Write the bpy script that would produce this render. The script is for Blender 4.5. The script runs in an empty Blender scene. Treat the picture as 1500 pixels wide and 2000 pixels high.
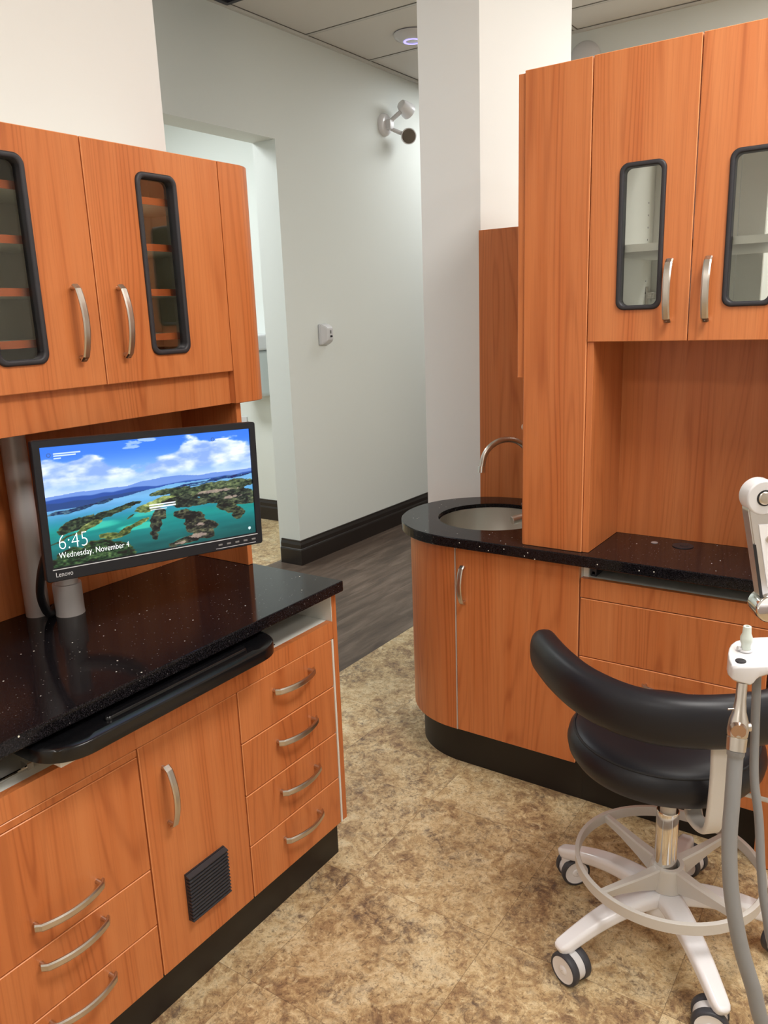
import bpy, bmesh, math, random
import numpy as np
from mathutils import Vector, Matrix, Euler, noise as mnoise
random.seed(7)
PI = math.pi
SC = bpy.context.scene
COL = SC.collection

# ------------------------------------------------------------------ camera
cam_d = bpy.data.cameras.new('camera'); cam = bpy.data.objects.new('camera', cam_d); COL.objects.link(cam)
_r = Vector((0.56159526, -0.82664614, -0.03559382)); _u = Vector((0.21820133, 0.10646881, 0.97007864)); _b = Vector((-0.79812213, -0.55255819, 0.24016767))
cam.matrix_world = Matrix(((_r.x, _u.x, _b.x, 0), (_r.y, _u.y, _b.y, 0), (_r.z, _u.z, _b.z, 1.5), (0, 0, 0, 1)))
cam_d.sensor_fit = 'VERTICAL'; cam_d.sensor_height = 36; cam_d.sensor_width = 27
cam_d.lens = 1558.3/2000*36
cam_d.clip_start = 0.05
SC.camera = cam

# ------------------------------------------------------------------ world, exposure
w = bpy.data.worlds.new('world'); SC.world = w; w.use_nodes = True
w.node_tree.nodes['Background'].inputs[0].default_value = (0.85, 0.93, 1, 1)
w.node_tree.nodes['Background'].inputs[1].default_value = 0.25
SC.view_settings.view_transform = 'Standard'; SC.view_settings.look = 'None'
SC.view_settings.exposure = 0.58; SC.view_settings.gamma = 1; SC.view_settings.use_curve_mapping = False

WARM = (1.0, 0.965, 0.925); COOL = (0.90, 0.97, 1.0)
def area(name, loc, sx, sy, power, col, rot=(0, 0, 0)):
    d = bpy.data.lights.new(name, 'AREA'); d.shape = 'RECTANGLE'; d.size = sx; d.size_y = sy
    d.energy = power; d.color = col
    o = bpy.data.objects.new(name, d); COL.objects.link(o); o.location = loc; o.rotation_euler = rot
    return o
CEIL = 3.04
# (x, y, size x, size y, watts, colour) of unseen ceiling troffers, placed and tuned to shape the light
TROFFERS = [(1.30, -0.30, 1.18, 0.58, 30, WARM), (0.55, -1.75, 1.18, 0.58, 14, WARM), (-1.1, 0.5, 0.58, 1.18, 12, WARM),
            (3.75, 0.05, 0.58, 1.18, 25, WARM), (0.75, 2.45, 1.18, 0.58, 9, (0.82, 0.92, 1.0)), (5.6, 2.45, 1.18, 0.58, 10, COOL), (2.95, 4.4, 0.58, 1.18, 27, COOL)]
for i, (x, y, sx, sy, p, c) in enumerate(TROFFERS):
    area('troffer_lamp', (x, y, CEIL-0.03), sx*0.95, sy*0.95, p, c)

# ------------------------------------------------------------------ helpers: objects
def link(name, me, mats, parent=None, loc=None):
    o = bpy.data.objects.new(name, me); COL.objects.link(o)
    for m in (mats if isinstance(mats, (list, tuple)) else [mats]): me.materials.append(m)
    if parent is not None:
        o.parent = parent
        if not parent.get('_local'):
            # geometry given in world space: shift it into the parent's frame
            top = parent; off = Vector((0, 0, 0))
            while top is not None: off += top.location; top = top.parent
            me.transform(Matrix.Translation(-off))
        else: o['_local'] = 1
    elif loc is not None:
        me.transform(Matrix.Translation(-Vector(loc))); o.location = loc
    return o
def obj(name, bm, mats, parent=None, smooth=False, loc=None, norm=True, angle=None):
    if norm: bmesh.ops.recalc_face_normals(bm, faces=bm.faces)
    me = bpy.data.meshes.new(name); bm.to_mesh(me); bm.free()
    if smooth:
        for p in me.polygons: p.use_smooth = True
        if angle is not None:
            try: me.set_sharp_from_angle(angle=math.radians(angle))
            except Exception: pass
    o = link(name, me, mats, parent, loc)
    if smooth:
        w_ = o.modifiers.new('wn', 'WEIGHTED_NORMAL'); w_.keep_sharp = True; w_.weight = 80
    return o
def thing(name, label, cat, loc=(0, 0, 0), rot=(0, 0, 0), group=None, local=False):
    o = bpy.data.objects.new(name, None); COL.objects.link(o); o.location = loc; o.rotation_euler = rot
    o.empty_display_size = 0.05
    o['label'] = label; o['category'] = cat
    if group: o['group'] = group
    if local: o['_local'] = 1
    return o
def tag(o, label, cat, group=None, kind=None):
    o['label'] = label; o['category'] = cat
    if group: o['group'] = group
    if kind: o['kind'] = kind
    return o
def struct(o, label=None):
    o['kind'] = 'structure'
    if label: o['label'] = label
    return o

# ------------------------------------------------------------------ helpers: geometry
def NB(): return bmesh.new()
def box(bm, x0, x1, y0, y1, z0, z1, bev=0.0, seg=1, M=None, edgemat=None, face_axis=None):
    vs = [bm.verts.new((x, y, z)) for x in (x0, x1) for y in (y0, y1) for z in (z0, z1)]
    F = [(0, 1, 3, 2), (4, 6, 7, 5), (0, 4, 5, 1), (2, 3, 7, 6), (0, 2, 6, 4), (1, 5, 7, 3)]
    fs = [bm.faces.new([vs[i] for i in f]) for f in F]
    bmesh.ops.recalc_face_normals(bm, faces=fs)
    if edgemat is not None:
        for f in fs:
            if abs(f.normal[face_axis]) < 0.5: f.material_index = edgemat
    new = vs
    if bev > 0:
        es = list({e for f in fs for e in f.edges})
        r = bmesh.ops.bevel(bm, geom=es, offset=bev, segments=seg, profile=0.5, affect='EDGES', material=edgemat if edgemat is not None else -1)
        new = list({v for f in r['faces'] for v in f.verts})
        new = list({v for f in r['faces'] for v in f.verts} | {v for v in vs if v.is_valid})
    if M is not None: bmesh.ops.transform(bm, matrix=M, verts=[v for v in new if v.is_valid])
    return new
def rrect(u0, u1, v0, v1, r, n=8):
    r = max(min(r, (u1-u0)/2-1e-5, (v1-v0)/2-1e-5), 1e-4)
    P = []
    for cx, cy, a0 in ((u1-r, v1-r, 0), (u0+r, v1-r, 90), (u0+r, v0+r, 180), (u1-r, v0+r, 270)):
        for k in range(n+1):
            a = math.radians(a0+90*k/n); P.append((cx+r*math.cos(a), cy+r*math.sin(a)))
    return P
def loops(bm, L, M=None, close=True, cap0=False, cap1=False, cyc=False):
    """bridge a list of equal-length vertex loops"""
    R = []
    for lp in L: R.append([bm.verts.new((M @ Vector(p)) if M is not None else p) for p in lp])
    n = len(R[0])
    rng = range(len(R)) if cyc else range(len(R)-1)
    for i in rng:
        a = R[i]; b = R[(i+1) % len(R)]
        for k in range(n if close else n-1):
            j = (k+1) % n
            bm.faces.new((a[k], a[j], b[j], b[k]))
    if cap0: bm.faces.new(R[0][::-1])
    if cap1: bm.faces.new(R[-1])
    return R
def poly_prism(bm, pts, d0, d1, M, hole=None, edgemat=None):
    """2-D outline (with an optional hole) extruded from depth d0 to d1 in the frame M"""
    def lay(d):
        es = []
        for lp in ([pts] + ([hole] if hole else [])):
            vs = [bm.verts.new(M @ Vector((p[0], p[1], d))) for p in lp]
            es.append(vs)
        return es
    A = lay(d0); B = lay(d1)
    for S in (A, B):
        if hole:
            ed = []
            for vs in S:
                for i in range(len(vs)): ed.append(bm.edges.new((vs[i], vs[(i+1) % len(vs)])))
            bmesh.ops.triangle_fill(bm, use_beauty=True, edges=ed)
        else: bm.faces.new(S[0])
    for a, b in zip(A, B):
        for i in range(len(a)):
            j = (i+1) % len(a); f = bm.faces.new((a[i], a[j], b[j], b[i]))
            if edgemat is not None: f.material_index = edgemat
def frames(path):
    P = [Vector(p) for p in path]; T = []
    for i in range(len(P)):
        a = P[max(i-1, 0)]; b = P[min(i+1, len(P)-1)]; T.append((b-a).normalized())
    return P, T
def sweep(bm, path, prof, side=None, cap=True, scale=None, M=None):
    """prof: list of (s, t) in the plane across the path; side: fixed vector giving the s direction"""
    P, T = frames(path); L = []
    up = None
    for i, (p, t) in enumerate(zip(P, T)):
        if side is not None:
            s = Vector(side) if not callable(side) else Vector(side(i)); s = (s - t*s.dot(t)).normalized()
        else:
            if up is None:
                a = Vector((0, 0, 1)) if abs(t.z) < 0.9 else Vector((1, 0, 0)); s = (a - t*a.dot(t)).normalized()
            else: s = (up - t*up.dot(t)).normalized()
            up = s
        q = t.cross(s); k = scale[i] if scale else (1, 1)
        if not isinstance(k, (tuple, list)): k = (k, k)
        L.append([p + s*(a*k[0]) + q*(b*k[1]) for a, b in prof])
    return loops(bm, L, M, cap0=cap, cap1=cap)
def circ(r, n=16, ry=None): return [(r*math.cos(2*PI*k/n), (ry or r)*math.sin(2*PI*k/n)) for k in range(n)]
def tube(bm, path, r, n=12, cap=True, M=None):
    rr = r if isinstance(r, (list, tuple)) else None
    return sweep(bm, path, circ(1, n), cap=cap, scale=list(rr) if rr else [r]*len(path), M=M)
def lathe(bm, prof, c=(0, 0, 0), n=32, M=None, cap0=False, cap1=False, sx=1, sy=1):
    L = [[(c[0]+r*sx*math.cos(2*PI*k/n), c[1]+r*sy*math.sin(2*PI*k/n), c[2]+z) for k in range(n)] for r, z in prof]
    return loops(bm, L, M, cap0=cap0, cap1=cap1)
def cyl(bm, a, b, r, n=20, r2=None):
    tube(bm, [a, b], [r, r if r2 is None else r2], n)
def catmull(P, n=8):
    P = [Vector(p) for p in P]; P = [2*P[0]-P[1]] + P + [2*P[-1]-P[-2]]; out = []
    for i in range(1, len(P)-2):
        for k in range(n):
            t = k/n; a, b, c, d = P[i-1:i+3]
            out.append(0.5*((2*b)+(c-a)*t+(2*a-5*b+4*c-d)*t*t+(3*b-a-3*c+d)*t**3))
    out.append(P[-2]); return out
def shape(bm_obj, sub=0):
    m = bm_obj.modifiers.new('s', 'SUBSURF'); m.levels = sub; m.render_levels = sub
def FL(y): # frame of a front facing -y: u = x, v = z, outward = -y
    return Matrix(((1, 0, 0, 0), (0, 0, -1, y), (0, 1, 0, 0), (0, 0, 0, 1)))
def FR(x): # frame of a front facing -x: u = -y, v = z, outward = -x
    return Matrix(((0, 0, -1, x), (-1, 0, 0, 0), (0, 1, 0, 0), (0, 0, 0, 1)))

# ------------------------------------------------------------------ materials
def srgb(r, g, b):
    f = lambda c: (c/255/12.92) if c/255 <= 0.04045 else ((c/255+0.055)/1.055)**2.4
    return (f(r), f(g), f(b), 1)
def mat(name, col=(0.8, 0.8, 0.8, 1), rough=0.5, metal=0.0, spec=0.5, emit=None, es=1.0, coat=0.0):
    m = bpy.data.materials.new(name); m.use_nodes = True; nt = m.node_tree; b = nt.nodes['Principled BSDF']
    b.inputs['Base Color'].default_value = col; b.inputs['Roughness'].default_value = rough
    b.inputs['Metallic'].default_value = metal; b.inputs['Specular IOR Level'].default_value = spec
    if coat: b.inputs['Coat Weight'].default_value = coat; b.inputs['Coat Roughness'].default_value = 0.08
    if emit: b.inputs['Emission Color'].default_value = emit; b.inputs['Emission Strength'].default_value = es
    return m
class N:
    def __init__(s, m): s.nt = m.node_tree; s.b = s.nt.nodes['Principled BSDF']
    def n(s, t, **kw):
        o = s.nt.nodes.new(t)
        for k, v in kw.items(): setattr(o, k, v)
        return o
    def l(s, a, b): s.nt.links.new(a, b)
    def math(s, op, a, b=None, c=None, clamp=False):
        o = s.n('ShaderNodeMath', operation=op); o.use_clamp = clamp
        for i, v in enumerate((a, b, c)):
            if v is None: continue
            if hasattr(v, 'links'): s.l(v, o.inputs[i])
            else: o.inputs[i].default_value = v
        return o.outputs[0]
    def ramp(s, f, stops, interp='LINEAR'):
        o = s.n('ShaderNodeValToRGB'); cr = o.color_ramp; cr.interpolation = interp
        while len(cr.elements) < len(stops): cr.elements.new(0.5)
        for e, (p, c) in zip(cr.elements, stops): e.position = p; e.color = c if len(c) == 4 else (*c, 1)
        s.l(f, o.inputs[0]); return o.outputs[0]
    def noise(s, vec, scale=1, detail=2, rough=0.5, dist=0, dims='3D', W=None):
        o = s.n('ShaderNodeTexNoise', noise_dimensions=dims); o.inputs['Scale'].default_value = scale
        o.inputs['Detail'].default_value = detail; o.inputs['Roughness'].default_value = rough; o.inputs['Distortion'].default_value = dist
        s.l(vec, o.inputs['Vector'])
        if W is not None: s.l(W, o.inputs['W'])
        return o.outputs['Fac']
    def mapv(s, vec, scale=(1, 1, 1), loc=None):
        o = s.n('ShaderNodeMapping'); o.inputs['Scale'].default_value = scale; s.l(vec, o.inputs['Vector'])
        if loc is not None: s.l(loc, o.inputs['Location'])
        return o.outputs[0]
    def mix(s, f, a, b, mode='MIX'):
        o = s.n('ShaderNodeMix', data_type='RGBA', blend_type=mode)
        if hasattr(f, 'links'): s.l(f, o.inputs[0])
        else: o.inputs[0].default_value = f
        for i, v in ((6, a), (7, b)):
            if hasattr(v, 'links'): s.l(v, o.inputs[i])
            else: o.inputs[i].default_value = v
        return o.outputs[2]
    def bump(s, h, st, dist=0.01):
        o = s.n('ShaderNodeBump'); o.inputs['Strength'].default_value = st; o.inputs['Distance'].default_value = dist
        s.l(h, o.inputs['Height']); s.l(o.outputs[0], s.b.inputs['Normal'])

def wood_mat(name, light=(207, 129, 77), mid=(194, 111, 60), dark=(144, 70, 34)):
    m = mat(name, rough=0.34, spec=0.4); g = N(m)
    tc = g.n('ShaderNodeTexCoord'); oi = g.n('ShaderNodeObjectInfo')
    rnd = g.math('MULTIPLY', oi.outputs['Random'], 37.0)
    cv = g.n('ShaderNodeCombineXYZ'); g.l(rnd, cv.inputs[0]); g.l(rnd, cv.inputs[1]); g.l(rnd, cv.inputs[2])
    co = g.mapv(tc.outputs['Object'], (1, 1, 1), cv.outputs[0])
    big = g.noise(g.mapv(co, (7.0, 7.0, 0.40)), 1, 1.6, 0.4)
    lines = g.math('SINE', g.math('MULTIPLY', big, 165.0))
    lines = g.math('POWER', g.math('MULTIPLY_ADD', lines, 0.5, 0.5), 4.0)
    band = g.noise(g.mapv(co, (16, 16, 0.7)), 1, 3, 0.6)
    fib = g.noise(g.mapv(co, (260, 260, 5)), 1, 2, 0.6)
    c = g.mix(g.ramp(band, [(0.32, (0, 0, 0)), (0.68, (1, 1, 1))]), srgb(*light), srgb(*mid))
    lw = g.math('MULTIPLY', lines, g.ramp(band, [(0.40, (0.08,)*3), (0.66, (0.46,)*3)]))
    c = g.mix(lw, c, srgb(*dark))
    c = g.mix(g.math('MULTIPLY', g.ramp(fib, [(0.5, (0, 0, 0)), (0.75, (1, 1, 1))]), 0.22), c, srgb(*dark))
    g.l(c, g.b.inputs['Base Color'])
    return m
M_WOOD = wood_mat('cherry_laminate')
M_EDGE = mat('cherry_edge_band', srgb(226, 150, 96), 0.4)
M_WOODIN = mat('cherry_shelf_edge', srgb(190, 92, 44), 0.4)
def paint(name, col, rough=0.6, bump=0.04):
    m = mat(name, col, rough, spec=0.3); g = N(m); tc = g.n('ShaderNodeTexCoord')
    g.bump(g.noise(tc.outputs['Object'], 160, 3, 0.6), bump, 0.002); return m
M_WALL = paint('wall_paint', srgb(229, 229, 227))
M_WALLC = paint('corridor_paint', srgb(228, 232, 228))
M_CEIL = paint('ceiling_tile', srgb(226, 222, 216), 0.9, 0.15)
M_TBAR = mat('ceiling_grid_metal', srgb(214, 212, 206), 0.5)
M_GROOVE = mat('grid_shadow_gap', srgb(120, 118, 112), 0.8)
M_BASEB = mat('dark_baseboard', srgb(38, 31, 28), 0.35)
M_TOE = mat('black_toe_kick', srgb(24, 20, 19), 0.45)
M_WHITE = mat('white_melamine', srgb(228, 228, 220), 0.4)
M_GREY = mat('grey_melamine', srgb(238, 234, 218), 0.5)
M_STEEL = mat('brushed_nickel', (0.62, 0.58, 0.53, 1), 0.28, 1.0)
M_CHROME = mat('chrome', (0.78, 0.77, 0.75, 1), 0.08, 1.0)
M_ALU = mat('grey_pole_metal', srgb(200, 197, 196), 0.36, 0.12)
M_SINK = mat('satin_steel', (0.62, 0.61, 0.56, 1), 0.36, 1.0)
M_RUB = mat('dark_rubber_gasket', srgb(42, 41, 46), 0.5)
M_BLK = mat('black_plastic', srgb(30, 30, 33), 0.4)
M_BEZ = mat('charcoal_bezel', srgb(27, 29, 35), 0.45, spec=0.35)
M_STOOL = mat('stool_white_enamel', srgb(238, 237, 240), 0.16, spec=0.6)
M_VIN = mat('black_vinyl', srgb(25, 26, 32), 0.42, spec=0.38)
M_WPL = mat('white_enamel', srgb(218, 217, 219), 0.2, spec=0.6)
M_BEIGE = mat('warm_grey_enamel', srgb(206, 202, 196), 0.3)
M_TYRE = mat('dark_grey_tyre', srgb(58, 58, 64), 0.5)
M_HOSE = mat('grey_silicone_hose', srgb(132, 132, 132), 0.4)
M_TRAY = mat('black_tray_plastic', srgb(14, 14, 16), 0.22)
def granite():
    m = mat('black_quartz', rough=0.10, spec=0.2); g = N(m); tc = g.n('ShaderNodeTexCoord'); co = tc.outputs['Object']
    def spots(scale, r, keep):
        v = g.n('ShaderNodeTexVoronoi'); v.inputs['Scale'].default_value = scale; g.l(co, v.inputs['Vector'])
        near = g.math('LESS_THAN', v.outputs['Distance'], r)
        sep = g.n('ShaderNodeSeparateColor'); g.l(v.outputs['Color'], sep.inputs[0])
        return g.math('MULTIPLY', near, g.math('GREATER_THAN', sep.outputs[0], keep))
    s1 = spots(85, 0.15, 0.955); s2 = spots(190, 0.22, 0.93)
    n = g.noise(co, 420, 3, 0.7)
    base = g.ramp(n, [(0.40, srgb(8, 7, 9)), (0.55, srgb(26, 24, 27)), (0.70, srgb(54, 50, 54))])
    c = g.mix(s2, base, srgb(110, 106, 104)); c = g.mix(s1, c, srgb(230, 226, 215))
    g.l(c, g.b.inputs['Base Color']); return m
M_GRAN = granite()
def stone_floor():
    m = mat('travertine_vinyl', rough=0.42, spec=0.35); g = N(m); tc = g.n('ShaderNodeTexCoord')
    T = 0.4165; X0, Y0 = 1.908-T*20, 0.76-T*20
    sep = g.n('ShaderNodeSeparateXYZ'); g.l(tc.outputs['Object'], sep.inputs[0])
    ux = g.math('DIVIDE', g.math('SUBTRACT', sep.outputs[0], X0), T); uy = g.math('DIVIDE', g.math('SUBTRACT', sep.outputs[1], Y0), T)
    ix = g.math('FLOOR', ux); iy = g.math('FLOOR', uy); fx = g.math('FRACT', ux); fy = g.math('FRACT', uy)
    cv = g.n('ShaderNodeCombineXYZ'); g.l(ix, cv.inputs[0]); g.l(iy, cv.inputs[1])
    wn = g.n('ShaderNodeTexWhiteNoise', noise_dimensions='2D'); g.l(cv.outputs[0], wn.inputs['Vector'])
    W = g.math('MULTIPLY', wn.outputs['Value'], 23.0)
    co = tc.outputs['Object']
    n1 = g.noise(co, 4.2, 5, 0.6, 1.2, '4D', W); n2 = g.noise(co, 17, 9, 0.78, 1.4, '4D', W)
    n3 = g.noise(co, 85, 7, 0.78, 0.8, '4D', W); n4 = g.noise(co, 5.0, 7, 0.66, 1.6, '4D', g.math('ADD', W, 9.0))
    mixn = g.math('ADD', g.math('MULTIPLY', n1, 0.36), g.math('MULTIPLY', n2, 0.64))
    c = g.ramp(mixn, [(0.385, srgb(122, 94, 70)), (0.43, srgb(164, 132, 96)), (0.48, srgb(192, 162, 118)), (0.53, srgb(214, 189, 146)), (0.60, srgb(228, 210, 172))])
    # grey-mauve veins and dark pits
    n5 = g.noise(co, 34, 8, 0.8, 1.0, '4D', g.math('ADD', W, 3.0))
    fleck = g.ramp(n5, [(0.42, (1, 1, 1)), (0.52, (0.15,)*3)])
    c = g.mix(g.math('MULTIPLY', fleck, g.ramp(n4, [(0.46, (0.12,)*3), (0.56, (0.6,)*3), (0.63, (1,)*3), (0.72, (0.4,)*3)])), c, srgb(100, 82, 72))
    c = g.mix(g.ramp(n3, [(0.32, (0.9,)*3), (0.42, (0.5,)*3), (0.465, (0, 0, 0))]), c, srgb(98, 74, 54))
    c = g.mix(g.ramp(n5, [(0.54, (0, 0, 0)), (0.64, (0.75,)*3)]), c, srgb(234, 216, 174))
    fine = g.noise(co, 190, 4, 0.7)
    c = g.mix(g.ramp(fine, [(0.3, (0.6,)*3), (0.45, (0, 0, 0))]), c, srgb(104, 78, 54))
    ex = g.math('MINIMUM', fx, g.math('SUBTRACT', 1, fx)); ey = g.math('MINIMUM', fy, g.math('SUBTRACT', 1, fy))
    seam = g.math('LESS_THAN', g.math('MINIMUM', ex, ey), 0.0016)
    c = g.mix(g.math('MULTIPLY', seam, 0.65), c, srgb(92, 72, 52))
    g.l(c, g.b.inputs['Base Color'])
    g.l(g.ramp(n3, [(0.3, (0.6,)*3), (0.6, (0.36,)*3)]), g.b.inputs['Roughness'])
    g.bump(n3, 0.15, 0.002)
    return m
M_FLOOR = stone_floor()
def plank_floor():
    m = mat('dark_vinyl_plank', rough=0.4, spec=0.35); g = N(m); tc = g.n('ShaderNodeTexCoord')
    sep = g.n('ShaderNodeSeparateXYZ'); g.l(tc.outputs['Object'], sep.inputs[0])
    uy = g.math('DIVIDE', sep.outputs[1], 0.182); iy = g.math('FLOOR', uy); fy = g.math('FRACT', uy)
    wn = g.n('ShaderNodeTexWhiteNoise', noise_dimensions='1D'); g.l(iy, wn.inputs['W'])
    ux = g.math('ADD', g.math('DIVIDE', sep.outputs[0], 1.22), wn.outputs['Value']); ix = g.math('FLOOR', ux); fx = g.math('FRACT', ux)
    wn2 = g.n('ShaderNodeTexWhiteNoise', noise_dimensions='2D'); cv = g.n('ShaderNodeCombineXYZ'); g.l(ix, cv.inputs[0]); g.l(iy, cv.inputs[1]); g.l(cv.outputs[0], wn2.inputs['Vector'])
    W = g.math('MULTIPLY', wn2.outputs['Value'], 17)
    n = g.noise(g.mapv(tc.outputs['Object'], (2.2, 16, 1)), 1, 6, 0.65, 0.6, '4D', W)
    c = g.ramp(n, [(0.3, srgb(62, 50, 42)), (0.5, srgb(92, 77, 66)), (0.7, srgb(126, 110, 97))])
    c = g.mix(g.math('MULTIPLY', wn2.outputs['Value'], 0.2), c, srgb(50, 42, 38))
    ex = g.math('LESS_THAN', g.math('MINIMUM', fy, g.math('SUBTRACT', 1, fy)), 0.008)
    c = g.mix(g.math('MULTIPLY', ex, 0.5), c, srgb(38, 30, 26))
    g.l(c, g.b.inputs['Base Color']); return m
M_PLANK = plank_floor()
def glass_mat():
    m = bpy.data.materials.new('clear_glass'); m.use_nodes = True; nt = m.node_tree
    for n in list(nt.nodes): nt.nodes.remove(n)
    o = nt.nodes.new('ShaderNodeOutputMaterial'); t = nt.nodes.new('ShaderNodeBsdfTransparent'); t.inputs[0].default_value = (0.97, 0.99, 0.975, 1)
    gl = nt.nodes.new('ShaderNodeBsdfGlossy'); gl.inputs['Roughness'].default_value = 0.02
    fr = nt.nodes.new('ShaderNodeFresnel'); fr.inputs[0].default_value = 1.45; mx = nt.nodes.new('ShaderNodeMixShader')
    nt.links.new(fr.outputs[0], mx.inputs[0]); nt.links.new(t.outputs[0], mx.inputs[1]); nt.links.new(gl.outputs[0], mx.inputs[2]); nt.links.new(mx.outputs[0], o.inputs[0])
    return m
M_GLASS = glass_mat()
M_LAMP = mat('light_diffuser', (0.9, 0.9, 0.9, 1), 0.5, emit=(1, 0.97, 0.92, 1), es=3.0)
M_BLUE = mat('blue_indicator', srgb(150, 150, 240), 0.4, emit=(0.35, 0.3, 1, 1), es=1.2)
M_TEXT = mat('screen_white', (1, 1, 1, 1), 0.5, emit=(0.9, 0.95, 1, 1), es=1.0)
M_LOGO = mat('silver_print', srgb(215, 217, 222), 0.4)

# ================================================================== THE SETTING
bm = NB(); box(bm, -2.2, 8.2, -3.0, 2.0, -0.12, 0)
struct(obj('floor', bm, M_FLOOR))
bm = NB(); box(bm, -2.2, 8.2, 2.0, 3.335, -0.12, 0)
struct(obj('floor', bm, M_PLANK))
bm = NB(); box(bm, 1.4, 4.41, 3.335, 6.2, -0.12, 0)
struct(obj('floor', bm, M_FLOOR))
# ceiling: tiles with an inset T-bar grid (0.615 m modules)
G = 0.617; gx0 = 3.93; gy0 = 3.14
bm = NB(); box(bm, -2.2, 8.2, -3.0, 6.2, CEIL+0.004, CEIL+0.1)
struct(obj('ceiling', bm, M_CEIL))
bm = NB()
k0 = int((-2.2-gx0)/G)
for k in range(k0, 8):
    x = gx0+k*G
    if -2.15 < x < 8.1: box(bm, x-0.009, x+0.009, -3.0, 3.14, CEIL, CEIL+0.006)
for k in range(0, 11):
    y = gy0-k*2*G*0.995
    if y > -2.95: box(bm, -2.2, 8.2, y-0.009, y+0.009, CEIL-0.0006, CEIL+0.006)
struct(obj('trim_1', bm, M_TBAR))
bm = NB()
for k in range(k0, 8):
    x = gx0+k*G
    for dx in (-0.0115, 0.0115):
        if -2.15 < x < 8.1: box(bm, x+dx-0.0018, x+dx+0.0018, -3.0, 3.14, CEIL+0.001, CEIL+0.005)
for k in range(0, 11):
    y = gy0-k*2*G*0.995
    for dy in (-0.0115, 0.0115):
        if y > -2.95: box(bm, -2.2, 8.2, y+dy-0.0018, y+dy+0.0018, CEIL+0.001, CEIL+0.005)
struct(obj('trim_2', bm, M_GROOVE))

def wall(name, boxes, m=None):
    bm = NB()
    for b in boxes: box(bm, *b)
    return struct(obj(name, bm, m or M_WALL))
wall('wall_left', [(-2.2, 1.588, 1.765, 1.93, 0, CEIL+0.002)])
wall('wall_column', [(2.665, 3.48, 1.385, 1.628, 0, CEIL+0.002)])
wall('wall_corridor', [(3.625, 8.2, 3.15, 3.32, 0, CEIL+0.002), (-2.2, 3.625, 3.15, 3.32, 2.462, CEIL+0.002), (-2.2, 1.9, 3.15, 3.32, 0, 2.462)], M_WALLC)
wall('wall_beyond', [(4.88, 5.02, -3.0, 1.98, 0, CEIL+0.002)], M_WALLC)
wall('wall_annex', [(4.41, 4.55, 3.32, 6.2, 0, CEIL+0.002), (1.25, 1.4, 3.32, 6.2, 0, CEIL+0.002), (1.25, 4.55, 6.2, 6.35, 0, CEIL+0.002)], M_WALLC)
wall('wall_rear', [(-2.35, -2.2, -3.0, 3.32, 0, CEIL+0.002)])
wall('wall_right', [(-2.35, 8.2, -3.15, -3.0, 0, CEIL+0.002)])
wall('wall_end', [(8.2, 8.35, -3.15, 3.32, 0, CEIL+0.002)])
# wall angle under the ceiling edge
bm = NB()
box(bm, -2.2, 8.2, 3.128, 3.1495, CEIL-0.014, CEIL-0.0008); box(bm, 4.86, 4.8795, -3.0, 1.98, CEIL-0.014, CEIL-0.0008)
struct(obj('trim_3', bm, M_TBAR))
# baseboards: stepped dark profile
def baseboard(name, path, nrm_side):
    """path: floor polyline, profile (out, z)"""
    prof = [(0, 0.0), (0.020, 0.0), (0.020, 0.093), (0.0165, 0.101), (0.013, 0.104), (0.013, 0.128), (0.009, 0.138), (0.006, 0.145), (0.006, 0.153), (0, 0.155)]
    bm = NB(); P = [Vector(p) for p in path]; L = []
    for i, p in enumerate(P):
        ds = []
        if i > 0: ds.append((p-P[i-1]).normalized())
        if i < len(P)-1: ds.append((P[i+1]-p).normalized())
        ns = [Vector((d.y, -d.x))*nrm_side for d in ds]
        n = sum(ns, Vector((0, 0))); n = n/(n.length_squared/ len(ns)) if len(ns) == 2 else n
        if len(ns) == 2: n = (ns[0]+ns[1]); n = n/(1+ns[0].dot(ns[1]))
        L.append([(p.x+n.x*a, p.y+n.y*a, z) for a, z in prof])
    loops(bm, L, cap0=True, cap1=True)
    return struct(obj(name, bm, M_BASEB))
baseboard('baseboard_corridor', [(3.6249, 3.3), (3.6249, 3.1499), (8.15, 3.1499)], -1 if False else 1)
baseboard('baseboard_annex', [(4.4099, 6.1), (4.4099, 3.36)], 1)
baseboard('baseboard_column', [(2.70, 1.3849), (3.4801, 1.3849), (3.4801, 1.6281), (2.68, 1.6281)], 1)
baseboard('baseboard_beyond', [(4.8799, 1.9), (4.8799, -2.9)], 1)

# ================================================================== CEILING FIXTURES
for i, (x, y, sx, sy, p, c) in enumerate(TROFFERS):  # fixtures out of view, added to house the troffer lamps
    lab = ['white ceiling troffer above the stool and floor between the cabinets', 'white ceiling troffer farther behind on the right side of the room', 'white ceiling troffer over the rear corner of the room',
           'white ceiling troffer in the space beyond the right cabinets', 'white corridor troffer near the doorway opening', 'white corridor troffer at the far end past the column', 'white ceiling troffer in the bright room through the opening'][i]
    t = thing('ceiling_light', lab, 'ceiling light', (x, y, CEIL-0.02), group='recessed ceiling lights')
    bm = NB(); a, b = sx/2, sy/2
    for q in ((x-a-.012, x-a+.012, y-b-.012, y+b+.012), (x+a-.012, x+a+.012, y-b-.012, y+b+.012), (x-a, x+a, y-b-.012, y-b+.012), (x-a, x+a, y+b-.012, y+b+.012)):
        box(bm, *q, CEIL-0.022, CEIL+0.003)
    obj('frame', bm, M_TBAR, t)
    bm = NB(); box(bm, x-a+.012, x+a-.012, y-b+.012, y+b-.012, CEIL-0.012, CEIL-0.002)
    obj('diffuser', bm, M_LAMP, t)
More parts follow.
